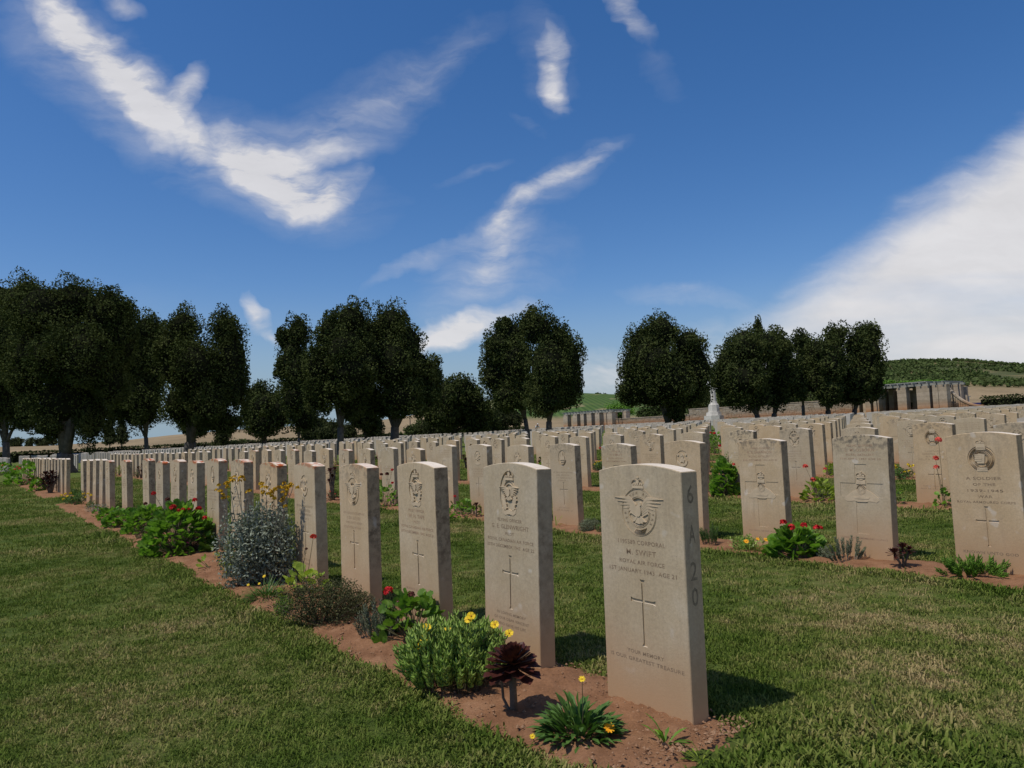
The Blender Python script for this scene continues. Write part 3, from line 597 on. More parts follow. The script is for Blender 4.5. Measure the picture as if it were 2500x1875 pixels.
near_rows = {
 (0, 0): ('raf', [('1195589 CORPORAL', .020, .552, .215), ('M. SWIFT', .026, .519, .135), ('ROYAL AIR FORCE', .019, .487, .205), ('1ST JANUARY 1943  AGE 21', .019, .458, .305), ('YOUR MEMORY', .017, .190, .165), ('IS OUR GREATEST TREASURE', .017, .165, .33)],
          'grey white headstone of Corporal Swift with eagle badge and 6A20 cut on its edge'),
 (0, 1): ('rcaf', [('FLYING OFFICER', .018, .575, .17), ('G. E. GLENWRIGHT', .025, .547, .26), ('PILOT', .017, .519, .06), ('ROYAL CANADIAN AIR FORCE', .018, .492, .32), ('20TH DECEMBER 1942  AGE 22', .018, .466, .33), ('IN LOVING MEMORY', .016, .192, .20), ('OF OUR DEAR VINCENT', .016, .169, .24), ('WHO GAVE HIS LIFE', .016, .146, .2)],
          'headstone of Flying Officer Glenwright standing behind the yellow flowered succulent'),
 (0, 2): ('rcaf', [('PILOT OFFICER', .018, .575, .16), ('W. H. TAPE', .025, .547, .16), ('PILOT', .017, .519, .06), ('ROYAL CANADIAN AIR FORCE', .018, .492, .32), ('20TH DECEMBER 1942  AGE 21', .018, .466, .33), ('ALWAYS IN OUR HEARTS', .016, .185, .27)],
          'headstone of Pilot Officer Tape with dark stained edge behind the bright green geranium'),
 (0, 3): ('raf', None, 'headstone with winged badge and pitted edge, behind the brownish green ground cover'),
 (1, 0): ('fist', [('A SOLDIER', .024, .545, .19), ('OF THE', .022, .510, .12), ('1939-1945', .023, .474, .19), ('WAR', .022, .440, .08), ('ROYAL ARMOURED CORPS', .018, .408, .31), ('KNOWN UNTO GOD', .022, .118, .29)],
          'headstone reading A Soldier of the 1939-1945 War, with ringed badge, by the right edge'),
 (1, 1): ('gunner', [('932042 GUNNER', .020, .742, .18), ('L. M. OSBORN', .028, .712, .20), ('ROYAL ARTILLERY', .020, .681, .19), ('7TH APRIL 1943 AGE 20', .018, .654, .28), ('LOVED AND REMEMBERED ALWAYS', .015, .135, .32)],
          'headstone of Gunner Osborn with broad sunken cross and gun badge and grimy crown'),
 (1, 2): ('gunner', [('1109410 GUNNER', .018, .742, .18), ('R. E. SHANNON', .028, .712, .21), ('ROYAL ARTILLERY', .020, .681, .19), ('2ND DECEMBER 1942 AGE 30', .018, .654, .30), ('HE WILL NEVER AGAIN', .014, .135, .26)],
          'headstone of Gunner Shannon with broad sunken cross, behind the red geranium'),
 (1, 3): ('wreath', None, 'headstone with deep oval badge of a beast in a wreath, just behind the nearest stone'),
 (1, 4): ('gunner', [('GUNNER', .018, .742, .12), ('H. S. MILEY', .028, .712, .16), ('ROYAL ARTILLERY', .018, .681, .19), ('NOVEMBER 1942', .017, .654, .26)], 'small looking headstone with lettering above a sunken cross, behind the top of the nearest stone'),
 (1, 5): ('castle', None, 'headstone with oval castle badge and silver santolina cushion at its foot'),
 (1, 6): ('star', None, 'bluish white headstone with crowned beast badge left of the castle badge stone'),
 (1, 7): ('maple', None, 'headstone with round maple leaf badge over a scroll, dark aeonium at its foot'),
 (2, 2): ('fist', None, 'headstone with round carved badge whose lower half is crossed by coral flowers'), (2, 3): ('raf', None, 'headstone with faint winged badge directly behind the stone of Gunner Osborn'),
 (2, 4): ('rcaf', None, 'headstone with winged wreath badge above a thin cross, right of the stone of Gunner Shannon'),
 (2, 5): ('raf', None, 'yellowish headstone with dark grime along its crown, behind the stone of Gunner Shannon'), (2, 7): ('raf', None, 'headstone with eagle badge seen between the stones of the second row'),
 (2, 9): ('star', None, 'headstone with half round badge, behind the small headstone of the second row'),
}
ordn = ['first', 'second', 'third', 'fourth', 'fifth', 'sixth', 'seventh', 'eighth', 'ninth', 'tenth', 'eleventh', 'twelfth', 'thirteenth', 'fourteenth', 'fifteenth', 'sixteenth', 'seventeenth', 'eighteenth', 'nineteenth', 'twentieth', 'twenty-first', 'twenty-second', 'twenty-third', 'twenty-fourth', 'twenty-fifth', 'twenty-sixth', 'twenty-seventh', 'twenty-eighth', 'twenty-ninth', 'thirtieth']
MISSING = {(0, 12), (0, 14)}
lichen = {(0, 3): .25, (0, 4): .6, (0, 5): 1, (0, 6): .7, (0, 7): .8, (0, 8): 1, (0, 9): .4, (0, 10): 1, (0, 11): 1, (0, 13): .9, (0, 15): .8, (1, 15): .7, (1, 18): .5, (1, 12): .4}
cand = []
for j in range(0, 28):
    for bi, b0 in enumerate(BLOCKS):
        for k in range(20):
            if bi == 0 and (j, k) in MISSING: continue
            u = row_u0(j) + b0 + .7594 * k; v_ = row_v(j); P = W(u + HW, v_ + HT); d = P @ FW - EYE * FW[2]
            if d < 1: continue
            px = CX + FPX * ((P - [0, 0, EYE]) @ IR) / d
            if px < -90 or px > 2640 or d > 118: continue
            if j > 3 and random.random() < .035: continue
            cand.append((d, j, bi, k, u, v_, px))
# stones of the plot across the grass on the left keep their rows; trunks and the memorials stand clear of stones
TREE_SPOTS = []
# trees: (trunk x, depth, trunk width px, blobs (x, y, rx, ry), label) measured on the 2500 px photograph
TREES = [
 (17, 62, 16, [(0, 760, 70, 78), (-40, 850, 70, 110), (25, 860, 58, 100), (10, 960, 62, 70), (62, 1010, 34, 42), (-30, 1020, 50, 40)], 'huge dark evergreen cut off by the left edge, grey trunk bare to the lawn'),
 (157, 35, 38, [(110, 762, 74, 74), (185, 742, 70, 62), (262, 766, 58, 62), (60, 740, 50, 58), (302, 822, 30, 72), (110, 862, 84, 86), (215, 862, 84, 100), (165, 970, 82, 82), (130, 1035, 32, 36), (225, 1018, 32, 68), (268, 930, 42, 62), (70, 920, 46, 60)], 'largest dark evergreen with thick grey fluted trunk standing on the grass path at left'),
 (359, 74, 10, [(360, 812, 42, 44), (325, 870, 44, 80), (388, 880, 34, 80), (345, 960, 52, 70), (340, 1008, 54, 42), (300, 990, 38, 44)], 'dark evergreen with slender grey trunk between the two biggest left trees'),
 (456, 40, 24, [(447, 802, 38, 50), (418, 850, 34, 46), (550, 812, 36, 44), (567, 880, 36, 82), (455, 890, 68, 88), (515, 900, 48, 60), (510, 975, 62, 68), (455, 990, 66, 56), (546, 1030, 36, 30), (580, 940, 24, 54)], 'dark evergreen with two separate rounded tops and a dark straight trunk'),
 (476, 66, 8, [(480, 1030, 40, 36), (462, 1000, 40, 40)], 'smaller evergreen glimpsed directly behind the two-topped tree'),
 (645, 72, 12, [(642, 985, 44, 46), (628, 962, 26, 26), (640, 1026, 50, 38), (680, 1010, 34, 44), (610, 1010, 22, 34)], 'low grey green bushy tree left of the tall central group'),
 (731, 58, 7, [(728, 812, 28, 38), (694, 826, 16, 26), (716, 880, 34, 66), (735, 900, 40, 60), (722, 962, 42, 56), (740, 1020, 30, 36), (690, 900, 20, 30)], 'tall narrow feathery evergreen at the left end of the central group'),
 (831, 44, 16, [(858, 782, 46, 42), (805, 815, 34, 46), (845, 850, 62, 62), (790, 890, 48, 64), (875, 900, 66, 70), (815, 952, 56, 44), (775, 960, 34, 50), (855, 985, 38, 34)], 'tall dark evergreen with pointed tops and forked pale trunk in the central group'),
 (893, 62, 9, [(890, 960, 40, 54), (880, 1010, 34, 34), (905, 1035, 24, 26)], 'smaller dark evergreen in the gap between the central trunks'),
 (962, 46, 21, [(955, 795, 46, 50), (912, 820, 32, 42), (995, 842, 38, 56), (1010, 900, 48, 62), (945, 880, 66, 80), (985, 965, 66, 54), (1052, 918, 26, 44), (925, 985, 44, 36), (1030, 970, 40, 40)], 'broad dark evergreen with rounded top at the right of the central group'),
 (1107, 66, 10, [(1095, 968, 46, 46), (1128, 950, 40, 30), (1062, 1005, 44, 42), (1112, 1016, 50, 36), (1155, 985, 36, 42), (1165, 1030, 30, 26)], 'low dark evergreen between the central group and the twin trunked pair'),
 (1148, 80, 6, [(1180, 1010, 30, 40), (1150, 1040, 26, 22), (1200, 1040, 26, 26)], 'smallest dark evergreen with a very thin trunk right of the low tree'),
 (1290, 60, 11, [(1214, 850, 40, 46), (1246, 818, 38, 36), (1212, 915, 40, 56), (1262, 880, 50, 74), (1240, 960, 52, 44), (1284, 950, 46, 48), (1230, 800, 20, 26)], 'left tree of the pair whose trunks flank the distant person'),
 (1340, 53, 15, [(1312, 806, 42, 44), (1292, 790, 24, 30), (1365, 828, 36, 38), (1392, 880, 32, 60), (1342, 895, 62, 86), (1396, 935, 28, 48), (1330, 972, 52, 40), (1370, 965, 42, 34)], 'right tree of the pair whose trunks flank the distant person'),
 (1634, 60, 18, [(1612, 812, 46, 46), (1564, 838, 32, 38), (1548, 900, 34, 62), (1590, 880, 60, 72), (1545, 955, 32, 34), (1680, 842, 38, 42), (1706, 905, 34, 66), (1650, 920, 72, 72), (1590, 960, 60, 40), (1665, 965, 50, 36), (1648, 1002, 22, 30)], 'solid rounded evergreen left of the white memorial cross'),
 (1856, 71, 13, [(1822, 846, 50, 48), (1868, 850, 38, 46), (1778, 886, 34, 46), (1762, 925, 26, 36), (1820, 920, 62, 60), (1845, 968, 42, 34), (1795, 965, 36, 26)], 'dark broad evergreen just right of the white memorial cross'),
 (1890, 74, 13, [(1892, 842, 36, 40), (1905, 900, 44, 60), (1890, 965, 34, 34), (1940, 925, 28, 40)], 'dark evergreen sharing its crown with the tree right of the cross'),
 (1965, 84, 8, [(1958, 836, 27, 28), (1968, 880, 24, 44), (1950, 930, 28, 44)], 'narrow evergreen with a small gap of sky on its left side'),
 (2025, 74, 13, [(2040, 826, 30, 34), (2000, 862, 32, 38), (2030, 880, 44, 54), (1998, 930, 34, 42), (2030, 948, 38, 42)], 'dark evergreen standing left of the last trunk before the pavilion'),
 (2087, 75, 12, [(2122, 818, 28, 32), (2092, 850, 34, 44), (2120, 870, 36, 58), (2096, 920, 46, 50), (2132, 930, 26, 46), (2085, 965, 34, 24)], 'dark evergreen with two rounded tops beside the pavilion'),
]
def spot(px, d, py=1070):
    P = at_depth(px, py, d); return uv(P)
for tx, d, *_ in TREES: a, b_ = spot(tx, d); TREE_SPOTS.append((a, b_, 1.0 if d < 50 else 1.3))
TREE_SPOTS.append((*spot(1309, 100), 1.5))

def clear(u, v_): return all((u - a) ** 2 + (v_ - b) ** 2 > r_ * r_ for a, b, r_ in TREE_SPOTS)
cand = [c for c in cand if clear(c[4] + HW, c[5])]
cand.sort()
def in_view(c): return -20 < c[6] < 2515
indiv = [c for c in cand if in_view(c)][:300]; ids = set((c[1], c[2], c[3]) for c in indiv); rest = [c for c in cand if (c[1], c[2], c[3]) not in ids]
vis_order = {}
for c in sorted(indiv, key=lambda c: -c[6]): vis_order.setdefault((c[1], c[2]), []).append(c[3])
kinds_cycle = ['raf', 'rcaf', 'star', 'wreath', 'maple', 'castle', 'fist', 'raf', 'gunner', 'star', 'plain', 'rcaf']
for d, j, bi, k, u, v_, px in indiv:
    rr = random.Random(j * 1000 + bi * 100 + k)
    nk = (j, k) if bi == 0 else None; spec = near_rows.get(nk) if nk else None
    kd = spec[0] if spec else kinds_cycle[rr.randrange(len(kinds_cycle))]
    lab = spec[2] if spec else None
    dz_ = rr.uniform(-.022, .012) if (j, k) not in ((0, 0), (0, 1), (0, 2)) else 0
    if (j, bi, k) == (1, 0, 4): dz_ = -.018
    if not lab:
        n_ = ordn[min(vis_order[(j, bi)].index(k), 29)]; rowt = ['front row', 'second row', 'third row', 'fourth row', 'fifth row', 'sixth row', 'seventh row', 'eighth row', 'ninth row', 'tenth row', 'eleventh row', 'twelfth row', 'thirteenth row', 'fourteenth row', 'fifteenth row'][min(j, 14)]
        blk = ['near plot', 'plot beyond the grass path', 'plot past the big trees', 'far plot', 'farthest plot'][bi]
        lk = lichen.get(nk, 0) if nk else 0
        adj = 'orange lichened' if lk > .5 else rr.choice(['white', 'pale', 'cream', 'off-white']) if False else 'pale'
        lab = f'{adj} headstone, {n_} from the right, {rowt}, {blk}'
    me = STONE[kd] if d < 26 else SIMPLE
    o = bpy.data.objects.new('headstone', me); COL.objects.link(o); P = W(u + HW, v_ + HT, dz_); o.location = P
    o.rotation_euler = (rr.uniform(-.022, .022) if (j, k) != (0, 0) else -.004, rr.uniform(-.014, .014) if (j, k) != (0, 0) else .0, RZ + rr.uniform(-.012, .012) * (0 if j == 0 and k < 3 else 1))
    tag(o, lab, 'headstone', 'rows of white war grave headstones')
    o['lichen'] = float(lichen.get(nk, 0.0) if nk else (rr.random() < .08) * .6); o['grime'] = float({(1, 1): 1.0, (1, 2): .8, (2, 5): 1.0, (2, 2): .6}.get(nk, rr.choice([0, 0, 0, .3, .6])))
    o['edge_grime'] = rr.uniform(.6, 1.5)
    if (j, bi) == (0, 0): o['edge_grime'] = [.45, .9, 1.7, 1.6, .8][k] if k < 5 else 1.3
    if nk in ((1, 1), (1, 2), (2, 5)): o['edge_grime'] = 1.9
    if (j, k, bi) == (0, 0, 0): o['grime'] = .15
    if d < 26 and kd in BADGE: link('badge', BADGE[kd], o)
    if d < 17:
        if spec and spec[1]: link('inscription', inscr(spec[1], M_CARVE if (j, k) in ((0, 0), (0, 1), (1, 0)) else M_CARVE_RED, ringtext if (j, k) == (0, 0) else None), o, 'stuff')
        else: link('inscription', WORN_TOP if kd == 'gunner' else WORN[rr.randrange(5)], o, 'stuff')
    if (j, k, bi) == (0, 0, 0):
        M_NUM = plain('number_paint_worn', (.20, .165, .115), .95, .3, 80)
        for ch, z in (('6', .715), ('A', .59), ('2', .475), ('0', .395)): mb = MB(); text_into(mb, ch, .082, 0, z, .030, side=True); mb.build('carved_character', M_NUM, o)
# the many farther stones
bm = stone_bm(0, 4); tv = np.array([v.co for v in bm.verts]); bm.verts.index_update(); tf = [tuple(v.index for v in f.verts) for f in bm.faces]; bm.free()
far = MB()
for d, j, bi, k, u, v_, px in rest:
    P = W(u + HW, v_ + HT, random.uniform(-.02, .015)); a = RZ + random.uniform(-.015, .015); c_, s_ = math.cos(a), math.sin(a); le = random.uniform(-.012, .012)
    q_ = tv.copy(); q_[:, 0] += q_[:, 2] * le; far.add(np.stack([P[0] + c_ * q_[:, 0] - s_ * q_[:, 1], P[1] + s_ * q_[:, 0] + c_ * q_[:, 1], P[2] + q_[:, 2]], 1), tf)
m, t, b = mat('distant_headstone_limestone', .85, .2); q = T(t); g = q.n('ShaderNodeNewGeometry')
c = q.ramp(g.outputs['Random Per Island'], [(0, (.36, .315, .26)), (.5, (.43, .385, .33)), (1, (.48, .445, .4))]); q.l(q.mix(1, c, q.mr(q.noise(g.outputs['Position'], 5, 4), .3, .7, .85, 1.08), 'MULTIPLY'), b.inputs['Base Color'])
o = far.build('headstones', m, None, False, 'stuff'); o['label'] = 'hundreds of small far headstones filling the back of the cemetery in rows'
print('stones', len(indiv), len(rest), 'nearest depth of rest', min(c[0] for c in rest if in_view(c)))
# ------------------------------------------------------------------ trees
def rand_unit(n): v = rng.normal(size=(n, 3)); return v / np.linalg.norm(v, axis=1)[:, None]
def leaf_quads(C, L_, wr=.55):
    n = len(C); a = rand_unit(n); b = rand_unit(n); b -= a * (a * b).sum(1)[:, None]; b /= np.linalg.norm(b, axis=1)[:, None]
    Ls = (L_ * rng.uniform(.6, 1.3, n))[:, None]
    V = np.stack([C - a * Ls * .5, C + b * Ls * wr * .5, C + a * Ls * .5, C - b * Ls * wr * .5], 1).reshape(-1, 3)
    return V, np.arange(4 * n).reshape(n, 4)
def crown_points(blobs, per, L_, clump=.36, nsub=20):
    pts = []
    for c, r in blobs:
        k = max(6, int(nsub)); sub = rand_unit(k)
        for s_ in sub:
            cc = c + s_ * r * rng.uniform(.68, .98); rs_ = r * clump * rng.uniform(.6, 1.35); rs_ = rs_ * np.array([1, 1, 1.45]) if s_[2] > .3 else rs_
            n = max(4, int(per / k)); d_ = rand_unit(n); pts.append(cc + d_ * rs_ * (rng.uniform(.55, 1.06, n) ** .6)[:, None])
        n = int(per * .35); pts.append(c + rand_unit(n) * r * (rng.uniform(.7, 1.0, n))[:, None])
    return np.concatenate(pts)
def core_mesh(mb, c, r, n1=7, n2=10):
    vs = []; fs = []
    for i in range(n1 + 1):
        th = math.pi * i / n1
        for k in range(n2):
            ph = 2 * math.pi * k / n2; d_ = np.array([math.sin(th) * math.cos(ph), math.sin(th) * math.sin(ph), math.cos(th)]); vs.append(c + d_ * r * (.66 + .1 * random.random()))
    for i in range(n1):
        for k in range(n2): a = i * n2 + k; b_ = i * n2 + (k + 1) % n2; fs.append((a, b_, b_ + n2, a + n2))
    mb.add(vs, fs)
def make_tree(name, tx, d, tw, blobs, label, cat='tree', group=None, lm=None, leafpx=7.0, per=2300, py=1070, tallness=None):
    s_ = mpp(d); B = []
    for px, py_, rx, ry in blobs:
        dd = rng.uniform(-.35, .35) * rx * s_; rd = .5 * (rx + ry) * s_; B.append((at_depth(px, py_, d + dd), np.array([rx * s_, rd, ry * s_]) * 1.06))
    # fill the far and near sides so the crown is round in plan
    xs = [b_[0] for b_ in blobs]; cx = (min(xs) + max(xs)) / 2
    big_ = sorted(blobs, key=lambda b_: -b_[2] * b_[3])[:3]
    for i, (px, py_, rx, ry) in enumerate(big_[:2]):
        for sg in (-1, 1): B.append((at_depth(px + (cx - px) * .4, py_ + 8, d + sg * .8 * rx * s_), np.array([rx * .8 * s_, .8 * rx * s_, ry * .8 * s_])))
    P = at_depth(tx, py, d); base = np.array([P[0], P[1], float(G(P[0], P[1])) if d < 118 else float(TZ(P[0], P[1])) - .06])
    root = thing(name, base, label, cat, group); loc = base
    scale = leafpx * s_; C = crown_points([(c - loc, r) for c, r in B], per, scale); V, F_ = leaf_quads(C, scale)
    link('crown', arr_mesh('crown', V, F_, lm or M_TREE), root)
    mb = MB()
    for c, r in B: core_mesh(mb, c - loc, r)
    mb.build('painted_shade_core', M_CORE, root)  # solid dark bodies added to block light, crown shade put into their colour
    # trunk with limbs
    low = min(B, key=lambda q_: q_[0][2] - q_[1][2]); zc = np.mean([c[2] for c, r in B]) - loc[2]; cen = np.mean([c for c, r in B], 0) - loc
    w = tw * s_ / 2; mb = MB(); fork = np.array([cen[0] * .15, cen[1] * .15, max(.8, (min(c[2] - r[2] for c, r in B) - loc[2]) * .75)])
    pts = [np.array([0, 0, -.2]), np.array([0, 0, .12]), fork * .5, fork]; mb.tube(pts, [w * 1.5, w * 1.22, w, w * .95], 12)
    tgt = sorted(B[:len(blobs)], key=lambda q_: -q_[1][0])[:6]
    for c, r in tgt:
        e = c - loc; m1 = fork + (e - fork) * .45 + np.array([0, 0, .15 * (e[2] - fork[2])]); mb.tube([fork - np.array([0, 0, .3]) * w * 2, fork + (m1 - fork) * .5, m1, e], [w * .62, w * .5, w * .36, w * .1], 7)
    if w > .2:                                                  # buttress ribs make the fluted bole
        for i in range(6):
            a = i * 1.05 + .3; off = np.array([math.cos(a), math.sin(a), 0]); mb.tube([off * w * 1.35 + [0, 0, -.1], off * w * .75 + [0, 0, .35], off * w * .68 + fork * .6, off * w * .5 + fork * 1.05], [w * .5, w * .36, w * .33, w * .2], 6)
    mb.build('trunk', M_BARK, root, True)
    return root
for tx, d, tw, blobs, label in TREES:
    area = np.mean([b_[2] * b_[3] for b_ in blobs]); make_tree('evergreen_tree', tx, d, tw, blobs, label, 'tree', 'dark evergreens standing among the graves', leafpx=5.8, per=int(max(700, area * 1.15)))

# smaller and farther trees and shrubs
BG = [('cypress_tree', 1851, 125, 5, [(1851, 800, 9, 22), (1852, 830, 14, 30), (1850, 870, 16, 40), (1850, 920, 18, 50), (1850, 970, 18, 40)], 'dark cypress whose bent tip pokes above the trees right of the cross', 'tree', M_TREE),
 ('conifer', 268, 95, 4, [(268, 1018, 4, 10), (268, 1034, 10, 9), (268, 1050, 14, 11), (268, 1068, 20, 14)], 'spiky little conifer seen in the gap right of the largest tree', 'tree', M_TREE2),
 ('conifer', 296, 100, 4, [(296, 1028, 6, 10), (296, 1044, 13, 11), (298, 1064, 18, 15)], 'blunter conifer immediately right of the spiky one', 'tree', M_TREE2),
 ('clipped_shrub', 545, 82, 8, [(545, 1058, 22, 17), (538, 1078, 20, 14), (526, 1040, 10, 10), (563, 1050, 12, 12), (548, 1040, 10, 12)], 'lopsided dark shrub standing alone before the tan field', 'shrub', M_TREE2),
 ('scrub_bush', 585, 112, 4, [(572, 1082, 20, 8), (592, 1080, 16, 8)], 'low olive scrub at the foot of the tan field', 'shrub', M_OLIVE),
 ('background_tree', 762, 110, 5, [(748, 1048, 22, 26), (778, 1052, 20, 24), (762, 1030, 20, 20)], 'dark bush behind the forked pale trunk of the central group', 'tree', M_TREE2),
 ('background_tree', 800, 96, 5, [(815, 1050, 22, 26), (850, 1054, 26, 24), (790, 1060, 18, 16)], 'dark shrubbery right behind the leaning central trunk', 'tree', M_TREE2),
 ('background_tree', 905, 100, 5, [(898, 1046, 16, 26), (924, 1040, 14, 30)], 'slim dark bush between the two central trunks', 'tree', M_TREE2),
 ('background_tree', 1000, 104, 5, [(1000, 1052, 16, 18), (1022, 1046, 12, 20)], 'grey green bush before the tan slope right of the central group', 'tree', M_OLIVE),
 ('background_tree', 1060, 100, 5, [(1045, 1045, 26, 26), (1082, 1040, 24, 30)], 'dark dense bush under the low evergreen', 'tree', M_TREE2),
 ('background_tree', 1200, 96, 5, [(1190, 1025, 26, 26), (1225, 1020, 24, 30), (1256, 1022, 20, 26)], 'dark shrubbery behind the pair of trunks', 'tree', M_TREE2),
 ('background_tree', 30, 240, 3, [(22, 1080, 18, 10), (45, 1077, 14, 10)], 'round far tree on the field edge at far left', 'tree', M_TREE2),
 ('background_tree', 74, 240, 3, [(70, 1080, 10, 8), (75, 1074, 7, 7)], 'smallest round tree on the far field edge', 'tree', M_TREE2),
 ('background_tree', 105, 240, 3, [(95, 1078, 14, 9), (112, 1074, 14, 9), (130, 1079, 12, 9)], 'widest tree of the far field edge, beside the biggest trunk', 'tree', M_TREE2),
 ('background_tree', 785, 300, 3, [(770, 1033, 12, 9), (786, 1028, 14, 10), (802, 1035, 14, 7)], 'far round tree on the ridge left of the leaning trunk', 'tree', M_TREE2),
 ('olive_tree', 1585, 132, 4, [(1570, 1008, 18, 12), (1600, 1004, 20, 14)], 'olive tree behind the wall between the creeper and the rounded evergreen', 'tree', M_OLIVE),
 ('olive_tree', 1700, 136, 5, [(1690, 975, 24, 26), (1715, 962, 24, 30), (1705, 1000, 30, 16)], 'olive green tree behind the wall left of the white cross', 'tree', M_OLIVE),
 ('olive_tree', 1775, 138, 5, [(1772, 962, 26, 30), (1790, 985, 26, 22), (1760, 1000, 24, 14)], 'olive green tree behind the wall right of the white cross', 'tree', M_OLIVE),
 ('olive_tree', 1935, 130, 6, [(1935, 972, 26, 20), (1915, 985, 20, 14), (1960, 985, 22, 14)], 'pale grey olive tree behind the wall between the dark trunks', 'tree', M_OLIVE),
 ('olive_tree', 1990, 132, 6, [(1985, 975, 24, 18), (2010, 980, 20, 16)], 'greyish olive behind the wall left of the slim dark trunks', 'tree', M_OLIVE),
 ('ridge_tree', 1290, 500, 2, [(1283, 968, 7, 5), (1296, 966, 9, 5)], 'tiny pair of trees on the green ridge beside the big crown', 'tree', M_TREE2),
 ('ridge_tree', 1330, 500, 2, [(1322, 967, 10, 4), (1340, 966, 9, 5)], 'tiny dark tree clump on the green ridge', 'tree', M_TREE2),
 ('ridge_tree', 1465, 500, 2, [(1458, 963, 10, 5), (1474, 964, 9, 4)], 'tiny flat topped tree on the green ridge above the creeper', 'tree', M_TREE2)]
for nm, tx, d, tw, blobs, label, cat, lm in BG:
    area = np.mean([b_[2] * b_[3] for b_ in blobs]); make_tree(nm, tx, d, tw, blobs, label, cat, None, lm, 4.5, int(max(60, area * 1.6)))

# olive groves and hedges
C = []; core = MB()
for az in np.arange(R(15.5), R(46), R(.34)):
    for r_ in np.arange(272, 545, 6.6):
        a = az + rng.uniform(-.002, .002) + .0016 * math.sin(r_ * .1); r2 = r_ + rng.uniform(-2, 2); x, y = r2 * math.sin(a), r2 * math.cos(a)
        if mnoise.noise(Vector((x * .03, y * .03, 1))) > .20 or r2 > hill_r(a) + 12: continue
        z = float(TZ(x, y)) + .7; s2_ = rng.uniform(.7, 1.3); c = np.array([x, y, z]); C.append(c + rand_unit(11) * s2_ * np.array([1, 1, .75]))
        core_mesh(core, c, np.array([s2_, s2_, s2_ * .8]) * 1.1, 3, 5)
V, F_ = leaf_quads(np.concatenate(C), 1.0, .7); o = link('olive_grove', arr_mesh('olive_grove', V, F_, M_OLIVE)); o['kind'] = 'stuff'; o['label'] = 'rows of far olive trees covering the hill at right'
o = core.build('olive_grove_core', M_OLIVE, None, False, 'stuff'); o['label'] = 'dense inner foliage of the far olive trees on the hill'  # solid inner crowns in the same olive leaf colour
def hedge(pts, w, h, label, leaf=.16, dens=60):
    mb = MB(); C = []
    root = thing('hedge', (pts[0][0], pts[0][1], pts[0][2]), label, 'hedge'); o0 = np.array(pts[0])
    for a, b_ in zip(pts[:-1], pts[1:]):
        a, b_ = np.array(a), np.array(b_); ln = np.linalg.norm(b_ - a); ang = math.atan2(b_[1] - a[1], b_[0] - a[0]); mid = (a + b_) / 2 - o0
        mb.box(mid + [0, 0, h / 2 - .08], (ln, w * .8, h * .86), ang); n = int(ln * dens); t_ = rng.uniform(0, 1, n)[:, None]; sd = rng.uniform(-.5, .5, n); hh = rng.uniform(0, 1, n); top = rng.random(n) < .45
        hh[top] = rng.uniform(.88, 1.12, top.sum()); sd[~top] = np.sign(sd[~top]) * .5; nv = np.array([-math.sin(ang), math.cos(ang), 0])
        C.append(a - o0 + (b_ - a) * t_ + nv * (sd * w)[:, None] + np.array([0, 0, 1]) * (hh * h)[:, None])
    mb.build('painted_shade_core', M_CORE, root); V, F_ = leaf_quads(np.concatenate(C), leaf, .7); link('foliage', arr_mesh('foliage', V, F_, M_TREE2), root)  # dark box inside the hedge, its inner shade painted as colour
def upx(v_, px):
    lo, hi = -20., 300.
    for _ in range(60):
        m_ = (lo + hi) / 2; P = W(m_, v_); d = (P - [0, 0, EYE]) @ FW
        x = CX + FPX * ((P - [0, 0, EYE]) @ IR) / d if d > .1 else 9e9
        if x > px: lo = m_
        else: hi = m_
    return m_
hedge([W(106, v_) for v_ in (2, 12, 22, 32, 42, 52, 62, 72, 80)], 1.1, 1.15, 'long low dark hedge closing the far left side of the cemetery', .3, 90)
ua, ub = upx(84, 2402), upx(84, 2700); hedge([W(ua, 84), W((ua + ub) / 2, 84), W(ub, 84)], 1.2, 1.6, 'clipped dark hedge behind the graves at the right edge', .2, 240)

# ------------------------------------------------------------------ boundary wall, pergolas, cross
def blockmat(name, a, b_, soil=True):
    m, t, bs = mat(name, .92, .15); q = T(t); g = q.n('ShaderNodeNewGeometry'); co = q.n('ShaderNodeTexCoord'); s = q.n('ShaderNodeSeparateXYZ'); q.l(co.outputs['Object'], s.inputs[0])
    c = q.ramp(g.outputs['Random Per Island'], [(0, a), (1, b_)]); c = q.mix(1, c, q.mr(q.noise(g.outputs['Position'], 3, 5, .7), .3, .7, .8, 1.15), 'MULTIPLY')
    if soil: c = q.mix(q.mr(q.m('ADD', s.outputs[2], q.m('MULTIPLY', q.noise(g.outputs['Position'], .8, 4), .7)), .9, 2.1, .85, 0, True), c, (.40, .18, .075))
    q.l(c, bs.inputs['Base Color']); return m
M_BLOCK = blockmat('weathered_wall_stone', (.30, .24, .17), (.42, .36, .28)); M_PIER = blockmat('pale_pier_stone', (.33, .27, .20), (.42, .35, .27)); M_MEM = blockmat('memorial_white_stone', (.50, .48, .43), (.56, .54, .49), False)
M_MORTAR = plain('dark_wall_joint', (.16, .11, .07), .95, .3, 4)
VW = 82.5
